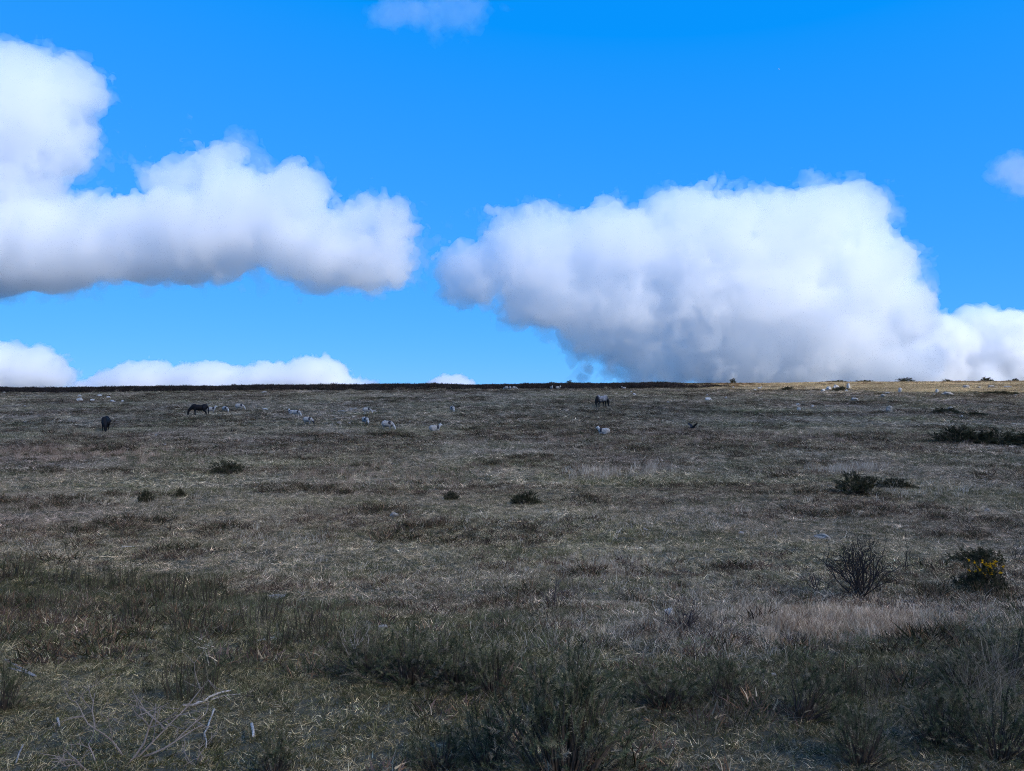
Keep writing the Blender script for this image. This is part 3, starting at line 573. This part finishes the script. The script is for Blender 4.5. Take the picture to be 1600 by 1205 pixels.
shrub(1375, 925, 85, 2, 2, (.05, .045, .042), 'leaning bare sapling stem with peeled pale base', r=.008, lean=(-.3, 0), out=.15)
shrub(1280, 925, 45, 8, 2, (.045, .037, .040), 'low bush of charred twigs above the straw patch', r=.006)
shrub(1065, 985, 60, 8, 2, (.05, .042, .045), 'dark twiggy shrub behind the white stone', r=.006)
shrub(870, 950, 50, 7, 2, (.055, .045, .05), 'purple-brown twiggy shrub among bleached stems', r=.005)
shrub(1590, 880, 40, 7, 2, (.05, .045, .042), 'tangled dark twigs behind the flowering gorse', r=.006)
shrub(205, 1185, 165, 4, 3, PK, 'bare pinkish-grey branching skeleton of dead gorse on the bank', r=.005, lean=(.15, .1), spread=.75, out=.75)
shrub(150, 1200, 90, 4, 2, PK, 'bleached dead twigs under the gorse skeleton', r=.004, lean=(-.4, 0), spread=.8, out=.9)
shrub(305, 1195, 75, 4, 2, PK, 'fine dead twigs below the crooked white stick', r=.0035, spread=.8, out=.7)
shrub(560, 1045, 80, 5, 2, (.33, .28, .23), 'dry straw-coloured dead sprig between gorse clumps', r=.005, out=.25, spread=.3)
def stick(pts, r, col, label, name='stick', branch=None, lift=.012):
    P = [on_ground(u, v) for u, v in pts]; c = P[0].copy(); o = None
    B = Blades(); q = []
    for i in range(len(P) - 1):
        for t in (0, .5): q.append(np.array(P[i].lerp(P[i + 1], t) - c) + np.array([0, 0, lift]) + rng.normal(size=3) * r * .8)
    q.append(np.array(P[-1] - c) + np.array([0, 0, lift])); B.tube(q, np.linspace(r, r * .7, len(q)) * rng.uniform(.8, 1.2, len(q)), np.array(col), 7)
    root = empty(name, c); tag(root, label, 'stick'); link('wood', B.mesh('wood', WOOD), root)
    for b in branch or []:
        B2 = Blades(); Q = [np.array(on_ground(u, v) - c) + np.array([0, 0, lift]) for u, v in b]; B2.tube(Q, np.linspace(r * .6, r * .35, len(Q)), np.array(col) * .9, 5); link('side_branch', B2.mesh('side_branch', WOOD), root)
WOOD, _t, _b = mat('weathered_wood', .85, .2)
_a = _t.nodes.new('ShaderNodeAttribute'); _a.attribute_name = 'col'; _c, _ = noise_mix(_t, 60, [(.35, (.35, .33, .31)), (.6, (1, 1, 1))], stretch=(1, 1, 1))
_m = _t.nodes.new('ShaderNodeMix'); _m.data_type = 'RGBA'; _m.blend_type = 'MULTIPLY'; _m.inputs[0].default_value = 1; _t.links.new(_a.outputs[0], _m.inputs[6]); _t.links.new(_c, _m.inputs[7]); _t.links.new(_m.outputs[2], _b.inputs['Base Color']); bump(_t, _b, 90, .6, .004)
stick([(6, 1034), (30, 1044), (56, 1060)], .010, (.40, .35, .31), 'split grey branch lying at the edge of the bank', name='fallen_branch', branch=[[(14, 1047), (38, 1054), (54, 1061)]])
stick([(286, 1106), (312, 1104), (328, 1093), (360, 1083)], .007, (.42, .37, .32), 'pale crooked stick lying on bare soil', branch=[[(330, 1097), (350, 1092), (376, 1088)]])
stick([(333, 1113), (327, 1135), (320, 1152), (322, 1172)], .005, (.40, .355, .30), 'thin pale bent stick pointing down the bank')
stick([(390, 1152), (396, 1168)], .007, (.5, .45, .39), 'short white stick end sticking up by a brown gorse clump', lift=.05)
stick([(34, 1168), (25, 1197)], .004, (.34, .3, .26), 'short thin grey twig near the split branch')
stick([(89, 1128), (93, 1140)], .005, (.42, .38, .33), 'tiny pale wood chip in the grass of the bank')
stick([(190, 856), (212, 855)], .022, (.62, .56, .48), 'pale flat piece of wood lying in the lower field')
stick([(1390, 950), (1425, 953), (1465, 952)], .022, (.14, .12, .11), 'dark half-burnt branch on the ground beside the charred shrub', name='fallen_branch', branch=[[(1445, 945), (1470, 958), (1490, 955)], [(1410, 940), (1440, 946), (1465, 942)]])
stick([(405, 1004), (430, 998)], .006, (.62, .58, .5), 'slim pale twig among the gorse shoots')
# ------------------------------------------------------------------ stones
STONE = noise_mat('pale_granite', 7, [(.3, (.16, .142, .118)), (.5, (.28, .25, .21)), (.7, (.40, .365, .315))], .9, bs=25, bd=.02, detail=8)
def stone_mesh(seed, sub=3):
    bm = bmesh.new(); bmesh.ops.create_icosphere(bm, subdivisions=sub, radius=1); v = np.array([x.co for x in bm.verts])
    d = .28 * vnoise(v * 1.1 + seed * 9.1, seed) + .16 * vnoise(v * 2.3 + seed, seed + 1) + .06 * vnoise(v * 5 + seed, seed + 2)
    g = np.random.default_rng(seed)
    for _ in range(7):                                              # broken flat faces
        n = g.normal(size=3); n /= np.linalg.norm(n); h = g.uniform(.55, .85); e = v @ n - h; v = v - np.where(e > 0, e, 0)[:, None] * n * .85
    v = v * (1 + d)[:, None]
    for x, q in zip(bm.verts, v): x.co = q
    me = bpy.data.meshes.new('stone'); bm.to_mesh(me); bm.free(); me.materials.append(STONE); return me
STONES = [stone_mesh(i) for i in range(7)]
QUARTZ = noise_mat('white_quartz_stone', 9, [(.3, (.30, .275, .24)), (.6, (.50, .465, .42))], .9, bs=25, bd=.02, detail=8); STONES_W = []
for _m0 in STONES: _m1 = _m0.copy(); _m1.materials.clear(); _m1.materials.append(QUARTZ); STONES_W.append(_m1)
def stone(u, v, w, h, label, group=None, tint=None):
    p = on_ground(u, v); k = p.y / F; o = link('stone', (STONES_W if 'white' in label or 'scatter' in label or 'standing' in label else STONES)[(int(u) * 7 + int(v)) % 7]); o.location = (p.x, p.y + w * k * .3, p.z + h * k * .30); o.scale = (w * k * .55, w * k * .45, h * k * .72)
    o.rotation_euler = (0, 0, rng.uniform(0, 6.28)); tag(o, label, 'stone', group); return o
stone(1108, 626, 12, 6, 'large white boulder lying in the upper field')
stone(1287, 843, 22, 9, 'rounded pale stone half sunk in grass near the charred shrub')
stone(1046, 963, 15, 12, 'white stone in front of the dark twiggy shrub')
stone(617, 809, 14, 9, 'pale stone in the open middle of the field away from the others')
stone(1327, 608, 6, 10, 'upright pale standing stone catching the sun under the ridge')
stone(1391, 645, 10, 11, 'tall grey leaning stone on the rise')
stone(1338, 627, 12, 6, 'broken grey boulder with a split top on the rise')
stone(1488, 643, 9, 8, 'cleft pale stone beside a small dark bush')
stone(122, 627, 9, 6, 'largest pale stone of the scatter near the heather bank')
def stones(lst, label, group):
    for q in lst: stone(*q, label, group)
stones(((123, 621, 5, 4), (143, 627, 7, 4), (154, 620, 8, 4), (169, 622, 8, 3), (175, 629, 9, 4), (190, 629, 5, 4)), 'small pale stone in the scatter below the heather bank near the largest pale stone', 'stone scatter below the heather bank')
stones(((6, 615, 6, 3), (28, 620, 3, 2), (42, 620, 4, 2), (57, 619, 3, 2), (252, 620, 4, 2)), 'tiny pale stone at the very foot of the dark heather bank', 'tiny stones at the heather bank')
stone(38, 636, 4, 3, 'lone tiny stone between the heather bank and a flat stone'); stone(40, 662, 9, 4, 'flat pale stone on open ground beside the head-on black pony')
stones(((243, 682, 5, 4), (256, 697, 5, 4)), 'small stone in the grass below both black ponies', 'stones below the ponies')
stone(412, 615, 9, 4, 'low pale stone at the heather bank above the sheep'); stone(412, 642, 9, 4, 'pale rounded stone between a white sheep and a close pair of sheep')
for (u, v, w, h) in ((533, 644, 12, 3), (551, 641, 12, 4), (584, 645, 7, 4), (598, 641, 5, 2), (530, 663, 7, 4), (545, 663, 5, 3), (640, 661, 4, 3)):
    stone(u, v, w, h, 'small pale stone lying among the grazing sheep', 'small stones among the sheep')
for (u, v, w, h) in ((991, 618, 5, 4), (963, 616, 4, 2), (987, 614, 4, 3), (1044, 630, 5, 3), (1105, 619, 4, 3), (1135, 623, 4, 4), (1146, 607, 5, 3), (1180, 611, 5, 3)):
    stone(u, v, w, h, 'small pale stone in the upper field near the white boulder', 'small stones near the white boulder')
stones(((1287, 612, 7, 5), (1296, 610, 9, 6), (1307, 608, 9, 7)), 'pale boulder in the cluster beside the standing stone', 'boulders beside the standing stone')
stone(1323, 612, 4, 4, 'tiny pale stone just below the standing stone')
stones(((1512, 607, 10, 5), (1550, 607, 12, 5), (1578, 607, 14, 4), (1532, 607, 6, 3)), 'pale stone lying in the sunlit yellow grass', 'stones in the sunlit grass')
stones(((1248, 634, 6, 4), (1249, 642, 6, 5), (1270, 636, 4, 3)), 'small stone by a brown tuft between the white boulder and the broken boulder', 'stones between the boulders')
stones(((1388, 616, 8, 4), (1380, 621, 6, 5), (1428, 623, 4, 2)), 'small pale stone on the slope above the tall leaning stone', 'stones above the leaning stone')
stone(1407, 614, 5, 8, 'small upright white stone on the slope above the leaning stone'); stone(1465, 614, 6, 6, 'small white leaning stone at the lower edge of the sunlit strip'); stone(1484, 618, 16, 6, 'widest low pale outcrop at the lower edge of the sunlit strip')
stones(((1460, 618, 4, 3), (1588, 619, 5, 3)), 'tiny stone where the sunlit strip meets the shade', 'tiny stones at the shade line'); stone(1504, 653, 5, 4, 'small white stone just above the gorse thicket')
stone(430, 938, 30, 6, 'low wide stone slab behind the gorse shoots'); stone(595, 985, 18, 6, 'small flat slab of stone at the dip of the bank crest')
stone(1372, 934, 5, 4, 'tiny white stone at the foot of the charred shrub'); stone(1545, 800, 8, 5, 'small pale stone above the flowering gorse')
stones(((1210, 1058, 10, 5), (1258, 1062, 9, 6)), 'little pale stone by the gorse bush leaning over the hollow', 'stones by the leaning gorse')
stones(((884, 927, 7, 5), (938, 924, 8, 6), (1200, 975, 8, 4), (1010, 830, 9, 4), (1160, 835, 10, 4)), 'little pale stone showing through the dead grass', 'little stones in the lower field')

# ------------------------------------------------------------------ ponies and sheep: one continuous surface each
def capsule(bm, p, q, r0, r1, n=10):
    p = Vector(p); q = Vector(q); d = (q - p).normalized(); a = d.orthogonal().normalized(); b = d.cross(a); L = (q - p).length; rings = []
    for (c, r, t) in [(p, r0, x) for x in (-1, -.7, -.3)] + [(p, r0, 0), (q, r1, 0)] + [(q, r1, x) for x in (.3, .7, 1)]:
        rr = r * math.sqrt(max(1 - t * t, .002)); rings.append([bm.verts.new(c + d * r * t + (a * math.cos(k * 2 * math.pi / n) + b * math.sin(k * 2 * math.pi / n)) * rr) for k in range(n)])
    for A, B in zip(rings, rings[1:]):
        for k in range(n): bm.faces.new((A[k], A[(k + 1) % n], B[(k + 1) % n], B[k]))
    bm.faces.new(rings[0][::-1]); bm.faces.new(rings[-1])
def ellipsoid(bm, c, r, rot=None):
    m = bmesh.ops.create_uvsphere(bm, u_segments=16, v_segments=10, radius=1)
    for v in m['verts']:
        x = Vector((v.co.x * r[0], v.co.y * r[1], v.co.z * r[2])); x = (Euler(rot).to_matrix() @ x) if rot else x; v.co = x + Vector(c)
def fuse(bm, vox, smooth=6, rough=0, name='body'):
    me = bpy.data.meshes.new(name); bm.to_mesh(me); bm.free(); o = bpy.data.objects.new('tmp', me); COL.objects.link(o)
    r = o.modifiers.new('r', 'REMESH'); r.mode = 'VOXEL'; r.voxel_size = vox; s = o.modifiers.new('s', 'SMOOTH'); s.iterations = smooth; s.factor = .5
    m2 = bpy.data.meshes.new_from_object(o.evaluated_get(bpy.context.evaluated_depsgraph_get())); bpy.data.objects.remove(o); m2.name = name
    m2.polygons.foreach_set('use_smooth', np.ones(len(m2.polygons), bool)); return m2
def pony_meshes(neck, poll, muzzle, stride=(0, 0, 0, 0)):
    bm = bmesh.new()
    ellipsoid(bm, (.40, 0, .86), (.33, .235, .29)); ellipsoid(bm, (0, 0, .83), (.52, .28, .30)); ellipsoid(bm, (-.46, 0, .90), (.33, .245, .30)); ellipsoid(bm, (.45, 0, 1.05), (.2, .09, .14))
    N0 = Vector((.56, 0, .98)); N1 = Vector(neck); Pp = Vector(poll); M = Vector(muzzle)
    capsule(bm, N0, N1, .21, .15); capsule(bm, N1, Pp, .15, .115); capsule(bm, Pp, Pp.lerp(M, .5), .115, .095); capsule(bm, Pp.lerp(M, .5), M, .09, .062)
    for s in (-1, 1):
        side = (M - Pp).cross(Vector((1, 0, 0))).normalized() if abs((M - Pp).normalized().x) < .95 else Vector((0, 1, 0))
        up = -(M - Pp).normalized(); lat = Vector((0, s * .07, 0)); capsule(bm, Pp + lat, Pp + lat * 1.5 + up * .17 + Vector((.03, 0, 0)), .035, .012, 6)
    for i, s in enumerate((-1, 1)):
        a = stride[i]; b = stride[i + 2]
        capsule(bm, (.42, s * .13, .74), (.43 + a * .4, s * .13, .40), .115, .058); capsule(bm, (.43 + a * .4, s * .13, .40), (.42 + a, s * .13, .10), .052, .038); capsule(bm, (.42 + a, s * .13, .10), (.45 + a, s * .13, .035), .042, .058)
        capsule(bm, (-.46, s * .14, .80), (-.40 + b * .3, s * .15, .60), .19, .125); capsule(bm, (-.40 + b * .3, s * .15, .60), (-.58 + b * .7, s * .13, .41), .115, .058); capsule(bm, (-.58 + b * .7, s * .13, .41), (-.56 + b, s * .13, .10), .05, .04); capsule(bm, (-.56 + b, s * .13, .10), (-.52 + b, s * .13, .035), .042, .06)
    body = fuse(bm, .022)
    bm = bmesh.new()                                                                                     # mane along the crest
    for t in np.linspace(0, 1, 9):
        c = N0.lerp(N1, t * 2) if t < .5 else N1.lerp(Pp, t * 2 - 1); top = c + Vector((-.02, 0, .0)) + Vector((-(Pp - N0).normalized().z, 0, (Pp - N0).normalized().x)) * .13
        for s in (-1, 1): capsule(bm, top, top + Vector((rng.normal() * .03, s * .12, -.20 + rng.normal() * .03)), .035, .012, 6)
    mane = fuse(bm, .018, 2, name='mane')
    bm = bmesh.new()
    for k in range(7):
        y = rng.normal() * .035; capsule(bm, (-.74, 0, 1.02), (-.84, y * .7, .72), .045, .055, 6); capsule(bm, (-.84, y * .7, .72), (-.83 + rng.normal() * .03, y * 1.3, .20 + rng.uniform(0, .12)), .05, .015, 6)
    tail = fuse(bm, .02, 2, name='tail'); return body, mane, tail
BLACK = noise_mat('black_coat', 5, [(.35, (.006, .006, .007)), (.65, (.014, .012, .012))], .7)
HAIR = noise_mat('black_hair', 30, [(.35, (.005, .005, .006)), (.65, (.014, .013, .013))], .6, stretch=(1, 1, .15))
def roan_mat():
    m, t, b = mat('roan_coat', .75, .2); tc = t.nodes.new('ShaderNodeTexCoord'); sp = t.nodes.new('ShaderNodeSeparateXYZ'); t.links.new(tc.outputs['Object'], sp.inputs[0])
    def ramp(src, a, c, inv=False):
        n = t.nodes.new('ShaderNodeMapRange'); n.interpolation_type = 'SMOOTHSTEP'; t.links.new(src, n.inputs[0]); n.inputs[1].default_value = a; n.inputs[2].default_value = c; n.inputs[3].default_value = 1 if inv else 0; n.inputs[4].default_value = 0 if inv else 1; return n.outputs[0]
    def mul(a, c):
        n = t.nodes.new('ShaderNodeMath'); n.operation = 'MULTIPLY'; t.links.new(a, n.inputs[0]); t.links.new(c, n.inputs[1]); return n.outputs[0]
    f = mul(mul(ramp(sp.outputs[2], .55, .75), ramp(sp.outputs[0], .55, .72, True)), ramp(sp.outputs[0], -.72, -.5))
    c, _ = noise_mix(t, 6, [(.38, (.07, .07, .075)), (.52, (.20, .19, .195)), (.66, (.36, .34, .33))], detail=4)
    t.links.new(mixc(t, f, (.012, .012, .014), c), b.inputs['Base Color']); return m
ROAN = roan_mat()
def pony(u, v, rz, s, meshes, coat, label):
    p = on_ground(u, v); o = empty('pony', (p.x, p.y, p.z - .03), rz, s); tag(o, label, 'pony')
    for me, m, nm in zip(meshes, (coat, HAIR, HAIR), ('body', 'mane', 'tail')):
        me.materials.clear(); me.materials.append(m); link(nm, me, o)
pony(312, 650, math.pi + .12, 1.02, pony_meshes((.88, 0, .70), (1.02, 0, .52), (1.10, 0, .10), (.1, -.08, .1, -.1)), BLACK, 'black pony grazing side-on in front of a white sheep')
pony(165, 674, -math.pi / 2 + .35, 1.0, pony_meshes((.86, .06, .68), (.98, .10, .48), (1.04, .14, .10), (.06, -.06, .05, -.05)), BLACK, 'black pony grazing head-on with its nose in the grass')
pony(940, 637, .75, 1.25, pony_meshes((.84, .0, .74), (.98, .0, .58), (1.06, .0, .14), (.05, -.05, .05, -.05)), ROAN, 'grey roan pony with black legs, head and tail grazing')
FLEECE = noise_mat('fleece', 22, [(.3, (.22, .20, .18)), (.55, (.36, .335, .30)), (.75, (.46, .43, .40))], .95, bs=60, bd=.02)
FACE = noise_mat('white_face', 12, [(.3, (.42, .40, .37)), (.7, (.55, .52, .48))], .9); MARK = noise_mat('dark_fleece_mark', 14, [(.3, (.02, .02, .026)), (.7, (.05, .05, .06))], .95)
LEG = noise_mat('sheep_leg', 14, [(.3, (.16, .15, .14)), (.7, (.34, .32, .30))], .9)
def sheep_mesh(pose, dark_face=False, seed=0):
    bm = bmesh.new(); zb = .52 if pose != 'lie' else .28
    ellipsoid(bm, (0, 0, zb), (.44, .235, .245)); ellipsoid(bm, (-.2, 0, zb + .01), (.28, .24, .25)); ellipsoid(bm, (.2, 0, zb + .01), (.26, .225, .235))
    if pose == 'graze': nk, hd, mz = Vector((.46, 0, .48)), Vector((.60, 0, .30)), Vector((.68, 0, .08))
    elif pose == 'up': nk, hd, mz = Vector((.42, 0, .70)), Vector((.50, 0, .86)), Vector((.68, 0, .78))
    else: nk, hd, mz = Vector((.40, 0, .44)), Vector((.50, 0, .60)), Vector((.67, 0, .52))
    capsule(bm, (.28, 0, zb + .03), nk, .17, .13); capsule(bm, nk, hd, .12, .09); capsule(bm, hd, mz, .085, .05)
    for s in (-1, 1):
        d = (hd - mz).normalized(); capsule(bm, hd + Vector((0, s * .06, 0)), hd + Vector((0, s * .16, .02)) + d * .02, .03, .014, 6)
        if pose != 'lie':
            capsule(bm, (.24, s * .12, .40), (.25, s * .12, .03), .055, .03, 8); capsule(bm, (-.28, s * .12, .42), (-.24, s * .12, .30), .08, .05, 8); capsule(bm, (-.24, s * .12, .30), (-.30, s * .12, .20), .045, .032, 8); capsule(bm, (-.30, s * .12, .20), (-.29, s * .12, .03), .03, .03, 8)
        else:
            capsule(bm, (.22, s * .15, .12), (.40, s * .14, .05), .05, .03, 8); capsule(bm, (-.2, s * .2, .12), (.02, s * .22, .05), .06, .035, 8)
    me = fuse(bm, .036, 3); n = len(me.vertices); c = np.empty(n * 3, np.float32); me.vertices.foreach_get('co', c); c = c.reshape(-1, 3).astype(float); nr = np.empty(n * 3, np.float32); me.vertices.foreach_get('normal', nr); nr = nr.reshape(-1, 3)
    wool = sstep(.14, .24, c[:, 2]) * (1 - sstep(.40, .48, c[:, 0])); c = c + nr * ((.018 * vnoise(c * 14 + seed, seed) + .01 * vnoise(c * 30, seed + 1)) * wool)[:, None]; me.vertices.foreach_set('co', c.astype(np.float32).ravel())
    for m in (FLEECE, MARK if dark_face else FACE, MARK, LEG): me.materials.append(m)
    pc = np.empty(len(me.polygons) * 3, np.float32); me.polygons.foreach_get('center', pc); pc = pc.reshape(-1, 3); hv = np.array(hd); e = np.linalg.norm(pc - np.array(hd.lerp(mz, .5)), axis=1)
    mi = np.zeros(len(pc), np.int32); mi[(pc[:, 2] < zb - .23) & (np.abs(pc[:, 1]) > .05) & (pc[:, 0] < .4)] = 3; wob = .03 * vnoise(pc * 9., seed + 5)
    mi[(pc[:, 0] > .15 + wob) & (pc[:, 0] < .34 + wob) & (pc[:, 2] > zb - .05)] = 2; mi[(e < .20) | (np.linalg.norm(pc - hv, axis=1) < .13)] = 1
    me.polygons.foreach_set('material_index', mi); me.update(); return me
SHEEP = {k: sheep_mesh(k.split('_')[0], k.endswith('dark'), i) for i, k in enumerate(('graze', 'up', 'lie', 'graze_dark'))}
def sheep(u, v, rz, pose, label, s=1., group=None):
    p = on_ground(u, v); o = link('sheep', SHEEP[pose]); o.location = (p.x, p.y, p.z - .01); o.rotation_euler = (0, 0, rz); o.scale = (s * .88,) * 3; tag(o, label, 'sheep', group)
sheep(456, 648, math.pi * .8, 'lie', 'pale sheep lying close behind its grazing neighbour', 1.05)
sheep(464, 651, -.5, 'graze', 'front sheep of a close pair, head lowered', .95)
sheep(481, 664, -.25, 'graze_dark', 'sheep with dark face grazing just below a pair of sheep')
sheep(573, 647, .15, 'graze', 'pale sheep with black shoulder mark grazing beside flat stones')
sheep(571, 664, -.9, 'graze', 'sheep with dark shoulders grazing towards the lower field')
sheep(605, 672, -.15, 'graze', 'pale sheep grazing apart from the others with lowered head', 1.1)
sheep(679, 674, .3, 'lie', 'sheep lying low in the grass with a dark shoulder mark, head up')
sheep(707, 644, -1.2, 'graze', 'sheep grazing alone on the rise, apart from the flock and stones')
sheep(944, 679, math.pi - .3, 'lie', 'white-headed sheep lying down below the grey roan pony', 1.0)
sheep(330, 646, .2, 'up', 'white sheep standing behind the black pony')
sheep(352, 645, -.6, 'graze', 'grazing sheep between the white sheep behind the black pony and another grazer')
sheep(374, 641, .1, 'graze', 'white sheep grazing near the side-on black pony', 1.1)
for (u, v, rz) in ((791, 609.5, 2.8), (797, 609.5, 1.7), (804, 609.5, .3)): sheep(u, v, rz, 'graze', 'small white sheep in a row of three before the heather bank', 1., 'row of three sheep by the heather')
for (u, v, rz) in ((862, 609.5, -1.3), (872, 609.5, .2)): sheep(u, v, rz, 'up', 'white sheep of a pair standing against the heather bank', 1., 'pair of sheep by the heather')
for (u, v, rz) in ((1187, 609, .4), (975, 608.5, 2.6)): sheep(u, v, rz, 'lie', 'tiny pale sheep resting at the foot of the ridge', 1., 'sheep at the foot of the ridge')

# ------------------------------------------------------------------ a crow skimming the field
_d = 46.; _p = Vector(((1082 - 800) / F * _d, _d, CAMZ + (602.5 - 668) / F * _d)); crow = empty('crow', _p, .4, 1.0); tag(crow, 'black crow flying low over the field with raised wings', 'bird')
CROW = noise_mat('crow_feather', 20, [(.3, (.006, .006, .008)), (.7, (.015, .015, .018))], .55)
bm = bmesh.new(); ellipsoid(bm, (0, 0, 0), (.17, .06, .06)); capsule(bm, (.14, 0, .015), (.21, 0, .02), .045, .035); capsule(bm, (.23, 0, .018), (.29, 0, .008), .018, .006, 6); me = fuse(bm, .01, 3); me.materials.append(CROW); link('body', me, crow)
def plate(pts, th, name, parent, m):
    bm = bmesh.new(); T = [bm.verts.new(Vector(p) + Vector((0, 0, th))) for p in pts]; Bt = [bm.verts.new(Vector(p) - Vector((0, 0, th))) for p in pts]; bm.faces.new(T); bm.faces.new(Bt[::-1])
    for i in range(len(pts)): bm.faces.new((T[i], Bt[i], Bt[(i + 1) % len(pts)], T[(i + 1) % len(pts)]))
    me = bpy.data.meshes.new(name); bm.to_mesh(me); bm.free(); me.materials.append(m); return link(name, me, parent)
for s in (-1, 1): plate([(.10, s * .03, .02), (.13, s * .22, .14), (.06, s * .42, .26), (-.04, s * .44, .27), (-.10, s * .34, .20), (-.08, s * .18, .11), (-.10, s * .03, .02)], .006, 'wing', crow, CROW)
plate([(-.12, .03, 0), (-.30, .07, .01), (-.32, 0, .01), (-.30, -.07, .01), (-.12, -.03, 0)], .006, 'tail', crow, CROW)
# ------------------------------------------------------------------ the airliner, a speck in the blue
_d = 13000.; plane = empty('airliner', sky_point(1217, 108, _d), R(200)); tag(plane, 'distant white airliner, a speck high in the blue sky', 'aeroplane')
WHITE = noise_mat('white_paint', .2, [(.3, (.78, .78, .78)), (.7, (.82, .82, .82))], .4)
bm = bmesh.new(); capsule(bm, (-14, 0, 0), (15, 0, 0), 2, 2, 16); capsule(bm, (-14, 0, 0), (-21, 0, 1.2), 2, .5, 16); capsule(bm, (15, 0, 0), (17.5, 0, -.3), 2, 1.3, 16); me = bpy.data.meshes.new('fuselage'); bm.to_mesh(me); bm.free(); me.materials.append(WHITE); link('fuselage', me, plane)
for s in (-1, 1):
    plate([(4, s * 1.5, -.8), (-6, s * 17, .8), (-8, s * 17, .8), (-3.5, s * 1.5, -.8)], .25, 'wing', plane, WHITE); plate([(-16, s * .6, 1), (-20, s * 6.5, 1.5), (-21.5, s * 6.5, 1.5), (-20, s * .6, 1)], .15, 'tailplane', plane, WHITE)
    bm = bmesh.new(); capsule(bm, (2.5, s * 5.8, -2), (-1, s * 5.8, -2), 1.05, .8, 12); me = bpy.data.meshes.new('engine'); bm.to_mesh(me); bm.free(); me.materials.append(WHITE); link('engine', me, plane)
fin = plate([(-15, 1.5, 0), (-20, 7.5, 0), (-22, 7.5, 0), (-20.5, 1.5, 0)], .18, 'fin', plane, WHITE); fin.rotation_euler = (R(90), 0, 0)
